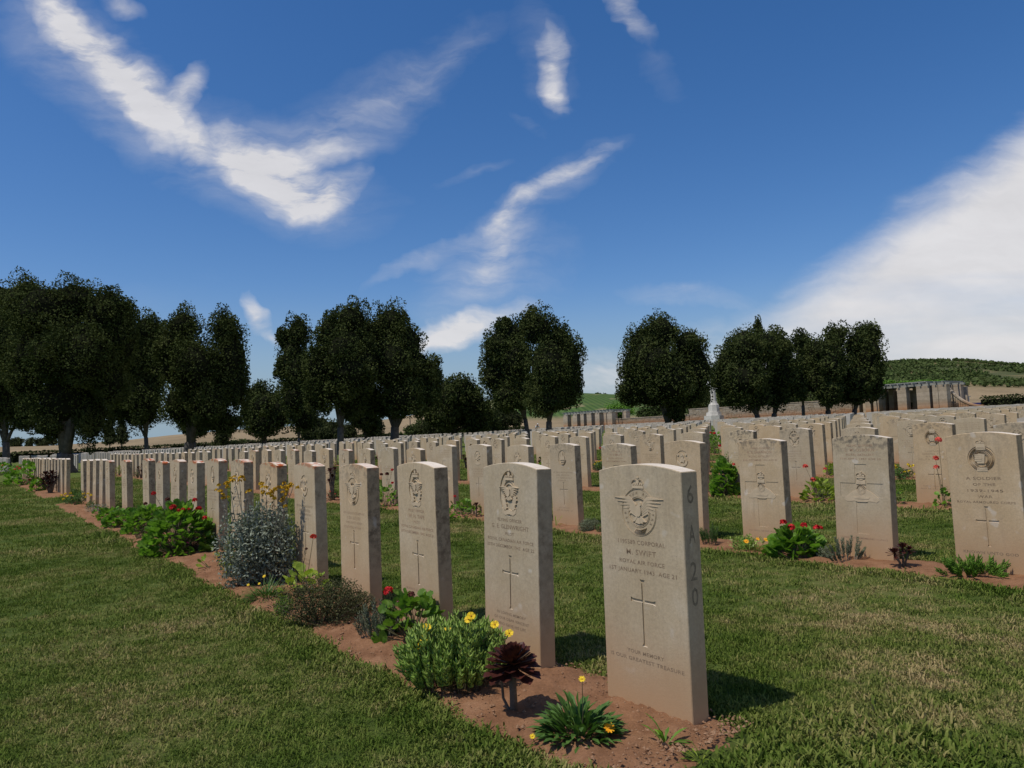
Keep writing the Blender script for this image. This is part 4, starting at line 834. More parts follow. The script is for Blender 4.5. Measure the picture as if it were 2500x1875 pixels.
def wall(px_a, px_b, h, label):
    u0, u1 = upx(VW, px_a), upx(VW, px_b); ln = abs(u1 - u0); um = (u0 + u1) / 2; base = W(um, VW); root = thing('boundary_wall', base, label, 'wall', None, RZ)
    mb = MB(); mb.box((0, 0, h / 2 - .1), (ln, .30, h + .1)); mb.build('joint_core', M_MORTAR, root); mb = MB(); z = 0.
    while z < h - .05:
        hh = random.choice([.11, .14, .17]); hh = min(hh, h - z); x = -ln / 2 + random.uniform(0, .2)
        while x < ln / 2 - .1:
            w = random.uniform(.3, .85); w = min(w, ln / 2 - x)
            if w > .06: mb.box((x + w / 2, 0, z + hh / 2), (w - .03, .40 + random.uniform(-.03, .05), hh - .028))
            x += w
        z += hh
    mb.build('stone_courses', M_BLOCK, root, False, 'stuff'); mb = MB(); x = -ln / 2
    while x < ln / 2 - .05: w = min(1.1, ln / 2 - x); mb.box((x + w / 2, 0, h + .04), (w - .015, .5, .09)); x += w
    mb.build('coping', M_PIER, root, False); return root
wall(1490, 1686, 1.6, 'lower left stretch of the stone boundary wall beside the left pergola')
wall(1686, 1745, 2.35, 'raised stretch of the stone boundary wall left of the white cross'); wall(1752, 2085, 2.3, 'long stretch of the stone boundary wall from the white cross to the pavilion')
# white cross
cb = W(upx(82.0, 1745), 82.0); root = thing('memorial_cross', cb, 'tall white stone cross on a stepped octagonal base beyond the graves', 'cross', None, RZ)
def octa(mb, z0, z1, r0, r1, n=8):
    vs = [(r0 * math.cos(R(22.5 + 45 * i)), r0 * math.sin(R(22.5 + 45 * i)), z0) for i in range(n)] + [(r1 * math.cos(R(22.5 + 45 * i)), r1 * math.sin(R(22.5 + 45 * i)), z1) for i in range(n)]
    mb.add(vs, [tuple(range(n))[::-1], tuple(range(n, 2 * n))] + [(i, (i + 1) % n, (i + 1) % n + n, i + n) for i in range(n)])
for z0, z1, r0, r1 in ((-.3, 1.3, 1.45, 1.42), (1.3, 1.75, 1.12, 1.05)): mb = MB(); octa(mb, z0, z1, r0, r1); mb.build('step', M_MEM, root)
mb = MB(); octa(mb, 1.75, 2.75, .80, .72); octa(mb, 2.75, 2.9, .66, .58); mb.build('plinth', M_MEM, root)
mb = MB(); octa(mb, 2.9, 7.9, .42, .17); octa(mb, 2.9, 3.2, .52, .44); mb.build('shaft', M_MEM, root)
mb = MB()
for sg in (-1, 1): mb.add([(sg * .1, -.13, 6.55), (sg * .95, -.09, 6.58), (sg * .95, .09, 6.58), (sg * .1, .13, 6.55), (sg * .1, -.13, 6.85), (sg * .95, -.09, 6.82), (sg * .95, .09, 6.82), (sg * .1, .13, 6.85)], [(0, 1, 2, 3), (4, 5, 6, 7), (0, 1, 5, 4), (1, 2, 6, 5), (2, 3, 7, 6)])
mb.build('cross_arms', M_MEM, root); mb = MB(); mb.add([(-.06, -.36, 6.4), (.06, -.36, 6.4), (.03, -.44, 4.4), (-.03, -.44, 4.4)], [(0, 1, 2, 3)]); mb.box((0, -.3, 6.42), (.5, .04, .07)); mb.box((0, -.3, 6.65), (.06, .05, .4))
mb.build('bronze_sword', plain('dull_bronze', (.10, .12, .09), .6), root)
# pergolas
def pier(root, u, v_, w, dp, h, o0):
    P = W(u, v_) - o0; c_, s_ = math.cos(-RZ), math.sin(-RZ); x, y = c_ * P[0] - s_ * P[1], s_ * P[0] + c_ * P[1]; mb = MB(); z = 0
    mb.box((x, y, P[2] + h / 2), (w - .03, dp - .03, h))
    while z < h - .01: hh = min(.42, h - z); mb.box((x, y, P[2] + z + hh / 2), (w, dp, hh - .012)); z += hh
    mb.build('pier', M_PIER, root); return x, y, P[2]
def pavilion(pxs, h, label, name, wpx, backv=3.2, slab=True):
    us_ = [upx(80.5, p) for p in pxs]; o0 = W(us_[0], 80.5); root = thing(name, o0, label, 'pergola', None, RZ)
    tops = []
    for u, w in zip(us_, wpx):
        tops.append(pier(root, u, 80.5, w, .8, h, o0)); pier(root, u, 80.5 + backv, w * .9, .7, h, o0)
    xs = [t_[0] for t_ in tops]; x0, x1 = min(xs) - .6, max(xs) + .6
    for yy in (0, backv): mb = MB(); mb.box(((x0 + x1) / 2, tops[0][1] + yy, h + .12 + tops[0][2]), (x1 - x0, .34, .22)); mb.build('beam', M_JOIST, root)
    x = x0 + .2
    while x < x1: mb = MB(); mb.box((x, tops[0][1] + backv / 2, h + .31 + tops[0][2]), (.14, backv + 1.3, .16)); mb.build('joist', M_JOIST, root); x += .75
    return root, o0, x0, x1, tops
M_JOIST = plain('silvered_joist', (.24, .25, .23), .9, .25, 3)
pl = pavilion([1386, 1409, 1427, 1444, 1464, 1494], 2.75, 'left pergola of stone piers half hidden by a green creeper', 'pergola', [1.1, 1.1, .8, 1.1, 1.0, 1.1])
pr_ = pavilion([2097, 2126, 2146, 2210, 2262, 2292, 2310], 3.15, 'right pergola of pale stone piers with dark openings and foliage on its roof', 'pergola', [.7, .6, .6, .95, 1.3, .55, .8])
# solid back wall inside the right pergola
root, o0, x0, x1, tops = pr_
mb = MB(); mb.box(((x0 + x1) / 2, tops[0][1] + 3.75, 1.5), (x1 - x0, .3, 3.0)); mb.build('back_wall', M_BLOCK, root)
mb = MB(); mb.box(((x0 + x1) / 2 - 1.2, tops[0][1] + 1.6, 3.15 + .47), ((x1 - x0) * .75, 2.6, .10)); mb.build('roof_panel', M_JOIST, root)
def shrub(px, py, d, rx, ry, label, lm, name='creeper', cat='creeper', per=1500):
    s_ = mpp(d); P = at_depth(px, py, d); g = float(G(P[0], P[1])); root = thing(name, (P[0], P[1], g), label, cat); loc = np.array([P[0], P[1], g])
    B = [(at_depth(px + random.uniform(-.4, .4) * rx, py + random.uniform(-.25, .25) * ry, d + random.uniform(-.4, .4) * rx * s_) - loc, np.array([rx * .7, rx * .6, ry * .75]) * s_) for _ in range(4)]
    Cp = crown_points(B, per / 4, .2); V, F_ = leaf_quads(Cp, 4.2 * s_); link('foliage', arr_mesh('foliage', V, F_, lm), root); mb = MB()
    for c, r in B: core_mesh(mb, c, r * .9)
    mb.build('painted_shade_core', M_CORE, root); mb = MB(); zt = B[0][0][2]; mb.tube([(0, 0, -.1), (.05, 0, zt * .5), (0, 0, zt)], [.09, .07, .04], 6); mb.build('stem', M_WOODY, root); return root  # dark inner bodies carry the shrub's shade in their colour
M_VINE = leafm('bright_creeper_leaves', (.09, .21, .02), (.15, .29, .04), .5, 1, .2)
dl, dr = 126.5, 82.5
shrub(1505, 1002, dl, 44, 22, 'bright green creeper mounded over the right end of the left pergola', M_VINE, per=3000); shrub(1520, 1030, dl - 1, 18, 16, 'dark shrub under the creeper mound of the left pergola', M_TREE2, 'shrub', 'shrub')
shrub(1449, 1036, dl - 2, 5, 9, 'small shrub between two piers of the left pergola', M_TREE2, 'shrub', 'shrub', 500)
for i, px in enumerate((2170, 2210, 2250, 2285)): shrub(px, 936 - i * .8, dr + 2, 26, 7, ['leafy creeper over the left end', 'leafy creeper left of the middle', 'leafy creeper right of the middle', 'leafy creeper over the right end'][i] + ' of the right pergola roof', M_VINE, per=1600)
shrub(2326, 976, dr - 2, 15, 17, 'dark rounded shrub at the foot of the sweeping wall end', M_TREE2, 'shrub', 'shrub', 2200); shrub(2139, 968, dr - 2, 8, 10, 'climbing plant with pale tips on a pier beside the last dark trunk', M_TREE2, 'shrub', 'shrub', 900)
shrub(2221, 990, dr - 2, 7, 8, 'low shrub at the foot of the wide middle pier', M_TREE2, 'shrub', 'shrub', 700); shrub(2268, 993, dr - 2, 18, 4, 'flat shrub before the wide pier of the right pergola', M_TREE2, 'shrub', 'shrub', 800)
# sweeping end of the wall
u0 = upx(82, 2316); b0 = W(u0, 82); root = thing('sweeping_wall', b0, 'wall end that sweeps down in a concave curve right of the pergola', 'wall', None, RZ)
mbs, mbc = MB(), MB(); ln = abs(upx(82, 2406) - u0); nseg = 16
prof = lambda t_: .75 + 2.3 * (1 - t_) ** 2.3
for i in range(nseg):
    t0, t1 = i / nseg, (i + 1) / nseg; xa, xb = ln * t0, ln * t1; za, zb = prof(t0), prof(t1); z = 0
    while z < za - .02: hh = min(.17, za - z); mbs.box(((xa + xb) / 2, 0, z + hh / 2), (xb - xa - .03, .40 + random.uniform(-.03, .03), hh - .03)); z += .17
    mbc.add([(xa, -.28, za), (xb, -.28, zb), (xb, .28, zb), (xa, .28, za), (xa, -.28, za + .16), (xb, -.28, zb + .16), (xb, .28, zb + .16), (xa, .28, za + .16)], [(0, 3, 2, 1), (4, 5, 6, 7), (0, 1, 5, 4), (2, 3, 7, 6)])
mbs.build('stone_courses', M_BLOCK, root, False, 'stuff'); mbc.build('coping', M_PIER, root)
# far small buildings and a parked car
P = at_depth(2208, 883, 495); z = float(TZ(P[0], P[1])); root = thing('hut', (P[0], P[1], z), 'tiny flat roofed building on the skyline of the olive hill', 'building'); mb = MB(); mb.box((0, 0, 1.2), (9, 6, 3)); mb.build('wall', M_PIER, root); mb = MB(); mb.box((-.6, 0, 2.9), (11.5, 7, .35)); mb.build('roof', M_JOIST, root)
mb = MB(); mb.box((1.5, -3.02, 1.1), (1.2, .08, 2)); mb.build('door', M_CORE, root)
P = at_depth(2347, 965, 112); z = float(G(P[0], P[1])); root = thing('shed', (P[0], P[1], z), 'pale blue grey shed behind the sweeping wall end', 'shed'); mb = MB(); mb.box((0, 0, .95), (1.5, 1.3, 2.6)); mb.build('wall', plain('blue_grey_paint', (.30, .36, .43), .6, .1, 3), root); mb = MB(); mb.box((0, 0, 2.3), (1.8, 1.6, .12)); mb.build('roof', M_JOIST, root)
P = at_depth(2392, 975, 96); z = float(G(P[0], P[1])) - .12; root = thing('parked_car', (P[0], P[1], z), 'dark blue and white car parked beyond the low end of the wall', 'car', None, R(-20))
mb = MB(); mb.add([(-2, -.8, .35), (2, -.8, .35), (2, .8, .35), (-2, .8, .35), (-2, -.8, .85), (2, -.8, .8), (2, .8, .8), (-2, .8, .85)], [(0, 3, 2, 1), (4, 5, 6, 7), (0, 1, 5, 4), (1, 2, 6, 5), (2, 3, 7, 6), (3, 0, 4, 7)]); mb.build('body', plain('white_car_paint', (.6, .62, .65), .3, .05), root)
mb = MB(); mb.add([(-1.7, -.76, .84), (1.1, -.76, .82), (1.1, .76, .82), (-1.7, .76, .84), (-1.3, -.65, 1.35), (.4, -.65, 1.35), (.4, .65, 1.35), (-1.3, .65, 1.35)], [(4, 5, 6, 7), (0, 1, 5, 4), (1, 2, 6, 5), (2, 3, 7, 6), (3, 0, 4, 7)]); mb.build('cabin', plain('dark_blue_glass', (.02, .025, .09), .2, .1), root)
for sx_ in (-1.25, 1.25):
    for sy in (-.8, .8): mb = MB(); mb.tube([(sx_, sy - .08, .32), (sx_, sy + .08, .32)], .32, 14); mb.build('wheel', M_CORE, root)
# small palm by the wall
P = at_depth(1790, 1024, 97); pz = float(G(P[0], P[1])); root = thing('small_palm', (P[0], P[1], pz), 'small palm with arching fronds before the wall right of the cross', 'palm'); mb = MB(); mb.tube([(0, 0, -.1), (0, 0, .55)], [.2, .16], 8); mb.build('trunk', M_BARK, root)
for i in range(18):
    a = i * 2.4; el = R(20 + 50 * random.random()); mb = MB(); p_ = [np.array([0, 0, .5]) + np.array([math.cos(a) * math.cos(el) * t_, math.sin(a) * math.cos(el) * t_, math.sin(el) * t_ - .45 * t_ * t_]) for t_ in (0, .35, .7, 1.05)]
    mb.tube(p_, [.02, .015, .01, .005], 4)
    for t_ in np.linspace(.2, 1, 9):
        c = np.array([0, 0, .5]) + np.array([math.cos(a) * math.cos(el) * t_, math.sin(a) * math.cos(el) * t_, math.sin(el) * t_ - .45 * t_ * t_])
        for sg in (-1, 1): mb.leaf(c, (math.cos(a) * .5 - sg * math.sin(a), math.sin(a) * .5 + sg * math.cos(a), -.2), (0, 0, 1), .22, .03, .3, 2)
    mb.build('frond', M_GAZ, root)
# power line over the far field
pa, pb_ = at_depth(-160, 1058, 170), at_depth(1000, 985, 210); root = thing('power_line', (pa[0], pa[1], float(TZ(pa[0], pa[1]))), 'thin overhead wire crossing the sky gaps between the left trees', 'power line'); o0 = np.array(root.location)
mb = MB(); mb.tube([pa + (pb_ - pa) * t_ - o0 - np.array([0, 0, 1.0]) * 3.4 * 4 * t_ * (1 - t_) * .35 for t_ in np.linspace(0, 1, 24)], .022, 4); mb.build('wire', M_CORE, root)
for e in (pa, pb_): gz = float(TZ(e[0], e[1])); mb = MB(); mb.tube([np.array([e[0], e[1], gz - 1]) - o0, np.array([e[0], e[1], e[2] + .3]) - o0], [.16, .11], 8); mb.build('pole', M_BARK, root)

# ------------------------------------------------------------------ stooping person
def skin_body(name, verts, edges, radii, m, parent, root=0, lv=2):
    me = bpy.data.meshes.new(name); me.from_pydata(verts, edges, []); o = bpy.data.objects.new(name, me); COL.objects.link(o)
    o.modifiers.new('s', 'SKIN'); o.modifiers.new('d', 'SUBSURF').levels = lv; o.modifiers['d'].render_levels = lv
    if not me.skin_vertices: me.skin_vertices.new()
    for i, r_ in enumerate(radii): me.skin_vertices[0].data[i].radius = (r_, r_) if not hasattr(r_, '__len__') else r_
    me.skin_vertices[0].data[root].use_root = True; bpy.context.view_layer.update(); e = bpy.data.meshes.new_from_object(o.evaluated_get(bpy.context.evaluated_depsgraph_get())); bpy.data.objects.remove(o)
    e.materials.clear(); e.materials.append(m); e.polygons.foreach_set('use_smooth', [True] * len(e.polygons)); return link(name, e, parent)
P = at_depth(1309, 1050, 100); pz = float(G(P[0], P[1])); per_ = thing('person', (P[0], P[1], pz), 'person in white shirt and white cap stooping among the graves between two trunks', 'person', None, R(-60))
M_SKIN = plain('skin', (.30, .17, .11), .6, .05); M_SHIRT = plain('white_shirt', (.62, .63, .66), .9, .05); M_TROUS = plain('dark_trousers', (.03, .035, .05), .9, .1)
J = [(0, 0, .80), (.02, 0, .95), (.16, 0, 1.10), (.28, 0, 1.20), (.34, 0, 1.26), (.40, 0, 1.33), (.10, .1, .78), (.16, .12, .45), (.02, .12, .08), (.14, .12, .04), (.0, -.1, .78), (.02, -.12, .44), (-.16, -.12, .08), (-.04, -.12, .04), (.27, .2, 1.16), (.38, .22, .92), (.55, .18, .78), (.62, .17, .74), (.27, -.2, 1.16), (.36, -.22, .90), (.52, -.16, .74), (.59, -.15, .70)]
ed_ = [(0, 1), (1, 2), (2, 3), (3, 4), (4, 5), (0, 6), (6, 7), (7, 8), (8, 9), (0, 10), (10, 11), (11, 12), (12, 13), (3, 14), (14, 15), (15, 16), (16, 17), (3, 18), (18, 19), (19, 20), (20, 21)]
rd = [.13, .12, .13, .11, .055, .09, .09, .065, .045, .04, .09, .065, .045, .04, .06, .045, .035, .03, .06, .045, .035, .03]
skin_body('body', J, ed_, rd, M_SKIN, per_, 0, 1)
skin_body('shirt', [J[1], J[2], J[3], J[14], J[15], J[18], J[19]], [(0, 1), (1, 2), (2, 3), (3, 4), (2, 5), (5, 6)], [.145, .155, .135, .08, .062, .08, .062], M_SHIRT, per_, 1, 1)
skin_body('trousers', [J[0], J[6], J[7], J[8], J[10], J[11], J[12], J[1]], [(0, 1), (1, 2), (2, 3), (0, 4), (4, 5), (5, 6), (0, 7)], [.155, .11, .085, .075, .11, .085, .075, .13], M_TROUS, per_, 0, 1)
mb = MB(); core_mesh(mb, np.array([.43, 0, 1.34]), np.array([.14, .115, .15]), 8, 12); mb.build('head', M_SKIN, per_, True); mb = MB(); core_mesh(mb, np.array([.43, 0, 1.40]), np.array([.17, .15, .11]), 6, 12); mb.box((.55, 0, 1.37), (.14, .14, .02)); mb.build('cap', M_SHIRT, per_, True)
# ------------------------------------------------------------------ flower bed plants
Z = np.array([0, 0, 1.])
def rnd(a, b): return random.uniform(a, b)
def pl_root(px, py, name, label, cat, near=0.0):
    P, t_ = on_ground(px, py); u, v_ = uv(P)
    j = min(range(0, 12), key=lambda j_: abs(v_ - row_v(j_) + .15)); vt = row_v(j) - .15      # plants stand in the soil strip before the stones
    if (j == 0 and v_ > vt and t_ < 13) or j > 0 or (t_ >= 13 and v_ > vt): u = upx(vt, px); v_ = vt
    P = W(u, v_); t_ = float(P @ FW - EYE * FW[2]); return thing(name, P, label, cat), P, t_
def rot_to(d, up=(0, 0, 1)):
    d = Vector(d).normalized(); s = d.cross(Vector(up)); s = s.normalized() if s.length > 1e-4 else Vector((1, 0, 0)); n = s.cross(d); M = Matrix((d, -s, n)).transposed(); return M.to_4x4()
def lobed(ln, n=9, cup=.18, seed=0):                          # geranium leaf: scalloped round blade, axis +x, face +z
    rr = random.Random(seed); vs = [(0, 0, 0), (ln * .42, 0, -ln * .03)]; m_ = 18
    for i in range(m_ + 1):
        a = R(-168 + 336 * i / m_); r_ = ln * .5 * (1.0 if i % 2 == 0 else .88) * (1 + .06 * rr.random()); vs.append((ln * .42 + r_ * math.cos(a), r_ * math.sin(a), cup * ln * (.5 + .3 * math.sin(3 * a)) * (r_ / ln)))
    return vs, [(1, 2 + i, 3 + i) for i in range(m_)] + [(0, 2, 1), (0, 1, 2 + m_)]
def strapleaf(ln, wd, curl, lobes=False):
    mb = MB(); prof = [.25, .6, 1.0, .9, .12] if not lobes else [.3, .8, .6, 1.0, .15]; vs = []
    for i in range(5):
        t_ = i / 4; w = wd / 2 * prof[i]; z = ln * (.12 * t_ - curl * t_ * t_); x = ln * t_ * (1 - .12 * t_); vs += [(x, -w, z + w * .35), (x, 0, z), (x, w, z + w * .35)]
    fs = []
    for i in range(4): a = 3 * i; fs += [(a, a + 1, a + 4, a + 3), (a + 1, a + 2, a + 5, a + 4)]
    return vs, fs
def spoon(ln, wd):                                            # aeonium leaf: narrow foot, broad pointed end
    prof = [.25, .4, .75, 1.0, .12]; vs = []
    for i in range(5):
        t_ = [0, .35, .65, .86, 1][i]; w = wd / 2 * prof[i]; vs += [(ln * t_, -w, .22 * ln * t_ * t_ + w * .3), (ln * t_, 0, .22 * ln * t_ * t_), (ln * t_, w, .22 * ln * t_ * t_ + w * .3)]
    fs = []
    for i in range(4): a = 3 * i; fs += [(a, a + 1, a + 4, a + 3), (a + 1, a + 2, a + 5, a + 4)]
    return vs, fs
def lmesh(vf, m, name='leaf'): me = bpy.data.meshes.new(name); me.from_pydata(vf[0], [], vf[1]); me.materials.append(m); return me
def put(me, name, parent, pos, d, up=(0, 0, 1), s=1.0):
    o = bpy.data.objects.new(name, me); COL.objects.link(o); o.parent = parent; o.matrix_local = Matrix.Translation(Vector(pos)) @ rot_to(d, up) @ Matrix.Scale(s, 4); return o
def flower_ball(parent, pos, r_, m, n=22, name='flower'):     # geranium head: a ball of small petals
    mb = MB()
    for i in range(n):
        d = rand_unit(1)[0]; d[2] = abs(d[2]) * .9 - .15; c = np.array(pos) + d * r_ * .62
        for k in range(3):
            s_ = np.cross(d, rand_unit(1)[0]); s_ /= np.linalg.norm(s_); mb.leaf(c, s_ * .8 + d * .5, d, r_ * .55, r_ * .5, .2, 2, prof=[.5, 1, .6])
    return mb.build(name, m, parent)
def daisy(parent, pos, r_, m, mc, up=(0, 0, 1), n=11, name='flower'):
    mb = MB(); up = np.array(up, float); up /= np.linalg.norm(up); a = np.cross(up, [.3, .9, .1]); a /= np.linalg.norm(a); b = np.cross(up, a)
    for i in range(n): q_ = 2 * math.pi * i / n + rnd(-.1, .1); mb.leaf(pos, a * math.cos(q_) + b * math.sin(q_) + up * .25, up, r_, r_ * .42, .1, 2, prof=[.5, 1, .5])
    f = mb.build(name, m, parent); mb = MB(); core_mesh(mb, np.array([0, 0, 0.]), np.array([r_ * .32, r_ * .32, r_ * .2]), 4, 7); c = mb.build('flower_centre', mc, f); c.location = Vector(np.array(pos) + up * r_ * .12); return f
M_CENTRE = plain('flower_centre', (.45, .2, .02), .8, .2)
def px_at(px, py, t_, P): return at_depth(px, py, t_) - P
GERL = [lmesh(lobed(1.0, seed=i), M_GER) for i in range(3)]; GERY = [lmesh(lobed(1.0, seed=i + 5), M_GERY) for i in range(3)]
def stalk(mb, a, b, r_=.002, n=4): a = np.array(a); b = np.array(b); mb.tube([a, a + (b - a) * .5 + np.array([rnd(-.1, .1), rnd(-.1, .1), 0]) * np.linalg.norm(b - a) * .5, b], [r_ * 1.2, r_, r_ * .8], n)
def geranium(px, py, w, h, label, flowers=(), n=60, lf=.055, single=False, m='g', fm=None, fr=.022, dense=1.0, name='geranium'):
    root, P, t_ = pl_root(px, py, name, label, 'flower'); s_ = mpp(t_); W_, H_ = w * s_ / 2, h * s_; Ls = GERL if m == 'g' else GERY; mt = M_GER if m == 'g' else M_GERY
    stems = MB(); fol = MB(); lf = min(lf, max(.03, W_ * .55))
    for i in range(n):
        d = rand_unit(1)[0]; d[2] = abs(d[2]); q_ = rnd(.55, 1) ** .5; pos = np.array([d[0] * W_ * q_, d[1] * W_ * q_ * .9, max(.02, d[2] * H_ * q_ * .95)])
        out_ = np.array([d[0], d[1], .25 + .4 * random.random()]); upv = np.array([d[0] * .6, d[1] * .6, .8]) + rand_unit(1)[0] * .45; sc_ = lf * rnd(.6, 1.15)
        if single: put(random.choice(Ls), 'leaf', root, pos, out_, upv, sc_)
        else:
            M = np.array(Matrix.Translation(Vector(pos)) @ rot_to(out_, upv) @ Matrix.Scale(sc_, 4)); vs, fs = lobed(1.0, seed=i % 4); fol.add([(M @ np.array([*v, 1]))[:3] for v in vs], fs)
        if i % 3 == 0: stalk(stems, (d[0] * W_ * .1, d[1] * W_ * .1, 0), pos, .0022)
    if not single: fol.build('foliage', mt, root, kind='stuff' if n > 40 else None)
    for f in flowers:
        fx, fy = f[0], f[1]; k = f[2] if len(f) > 2 else 'r'; pos = px_at(fx, fy, t_ * .985, P); mm = {'r': M_RED, 'c': M_CORAL, 'd': M_DEADF, 'p': M_PINK}[k]; rr_ = f[3] if len(f) > 3 else fr
        stalk(stems, (pos[0] * .3, pos[1] * .3, min(H_ * .5, pos[2] * .5)), pos, .0018); flower_ball(root, pos, rr_, mm)
    stems.build('stems', M_STEM, root); return root
def aeonium(px, py, heads, label, stem_px=None, lobes=34, single=False, mt=None):
    root, P, t_ = pl_root(px, py, 'aeonium', label, 'succulent'); mt = mt or M_PURP; sp_ = lmesh(spoon(1.0, .46), mt)
    for hx, hy, r_px in heads:
        c = px_at(hx, hy, t_, P); r_ = r_px * mpp(t_); mb = MB(); mb.tube([(c[0] * .1, c[1] * .1, -.02), (c[0] * .4, c[1] * .4, c[2] * .45), c - [0, 0, r_ * .1]], [r_ * .16, r_ * .13, r_ * .15], 7); mb.build('stem', M_WOODY, root, True)
        fol = MB()
        for i in range(lobes):
            a = i * 2.39996; el = R(80 - 122 * (i / lobes)); d = np.array([math.cos(a) * math.cos(el), math.sin(a) * math.cos(el), math.sin(el)]); L_ = r_ * (.45 + .6 * (i / lobes) ** .7) * rnd(.9, 1.1); pos = c + np.array([0, 0, .1 * r_ * (1 - i / lobes)])
            if single: put(sp_, 'leaf', root, pos, d, Z if el < 1.2 else (1, 0, 0), L_)
            else: M = np.array(Matrix.Translation(Vector(pos)) @ rot_to(d, Z if el < 1.2 else (1, 0, 0)) @ Matrix.Scale(L_, 4)); vs, fs = spoon(1.0, .42); fol.add([(M @ np.array([*v, 1]))[:3] for v in vs], fs)
        if not single: fol.build('rosette', mt, root)
    return root
def strap_clump(px, py, w, h, label, flowers=(), n=90, lw=.011, mt=None, single=False, name='gazania', cat='flower', fk=None, hair=False):
    root, P, t_ = pl_root(px, py, name, label, cat); s_ = mpp(t_); W_, H_ = w * s_ / 2, h * s_; mt = mt or M_GAZ; lms = [lmesh(strapleaf(1.0, rnd(.16, .24), c_, i_ % 2 == 0), mt) for i_, c_ in enumerate((.1, .3, .5))]; fol = MB()
    for i in range(n):
        a = rnd(0, 6.283); q_ = math.sqrt(random.random()); c = np.array([math.cos(a), math.sin(a), 0]); pos = c * W_ * (.74 if single else .62) * q_ + Z * H_ * (.5 if single else .25) * (1 - q_ * .7) * random.random(); el = R(80 - 62 * q_) + rnd(-.25, .25); d = c * math.cos(el) + Z * math.sin(el) + rand_unit(1)[0] * .25; L_ = H_ * (rnd(.4, .75) if single else rnd(.5, .95)) * (1.05 - .25 * q_)
        if hair: fol.leaf(pos, d, Z + c * .1, L_, lw, .35, 3, prof=[.8, 1, .7, .1])
        elif single: put(lms[i % 3], 'leaf', root, pos, d, Z if el < 1.3 else -c, L_)
        else:
            M = np.array(Matrix.Translation(Vector(pos)) @ rot_to(d, Z if el < 1.3 else -c) @ Matrix.Scale(L_, 4)); vs, fs = strapleaf(1.0, lw / max(L_, .02), .3, i % 2 == 0); fol.add([(M @ np.array([*v, 1]))[:3] for v in vs], fs)
    if not single: fol.build('foliage', mt, root, kind='stuff' if n > 60 else None)
    st_ = MB()
    for f in flowers:
        pos = px_at(f[0], f[1], t_ * .97, P); k = f[2] if len(f) > 2 else 'o'; r_ = f[3] if len(f) > 3 else .016; daisy(root, pos, r_, {'o': M_ORG, 'y': M_YEL}[k], M_CENTRE, (rnd(-.3, .3), -.55, .7)); stalk(st_, (pos[0] * .4, pos[1] * .4, 0), pos, .0015)
    if flowers: st_.build('flower_stalks', M_STEM, root)
    return root
def finger_clump(px, py, w, h, label, flowers=(), ns=90, mt=None, name='ice_plant', cat='succulent', fl=.011, fr=.0028, steps=8, mat_st=None, lean=.35, up=1.0):
    root, P, t_ = pl_root(px, py, name, label, cat); s_ = mpp(t_); W_, H_ = w * s_ / 2, h * s_; fol = MB(); st_ = MB(); mt = mt or M_SUC
    for i in range(ns):
        a = rnd(0, 6.283); q_ = math.sqrt(random.random()); c = np.array([math.cos(a), math.sin(a), 0]); b0 = c * W_ * q_ * .75; tip = b0 + c * W_ * lean * q_ + Z * H_ * rnd(.5, 1.06) * (1 - .35 * q_ * q_) * up; tip += rand_unit(1)[0] * .012
        stalk(st_, b0, tip, .0016, 3); dirn = tip - b0; ln = np.linalg.norm(dirn); dirn /= ln
        for k in range(steps):
            p_ = b0 + dirn * ln * (.35 + .65 * (k + 1) / steps); 
            for sg in range(3):
                an = k * 1.3 + sg * 2.094; e1 = np.cross(dirn, [1, 0, 0]); e1 /= np.linalg.norm(e1); e2 = np.cross(dirn, e1); o_ = e1 * math.cos(an) + e2 * math.sin(an); L_ = fl * rnd(.7, 1.25); fol.tube([p_, p_ + (o_ * .75 + dirn * .75) * L_ * .6, p_ + (o_ * .6 + dirn * 1.1) * L_], [fr * .8, fr, fr * .35], 4, False)
    fol.build('foliage', mt, root, True, 'stuff'); st_.build('stems', mat_st or M_STEM, root)
    s2_ = MB()
    for f in flowers: pos = px_at(f[0], f[1], t_ * .985, P); k = f[2] if len(f) > 2 else 'y'; daisy(root, pos, f[3] if len(f) > 3 else .017, {'o': M_ORG, 'y': M_YEL, 'p': M_PINK}[k], M_CENTRE, (rnd(-.4, .4), -.6, .6), 18); stalk(s2_, (pos[0] * .7, pos[1] * .7, pos[2] * .7), pos, .0014)
    if flowers: s2_.build('flower_stalks', M_STEM, root)
    return root
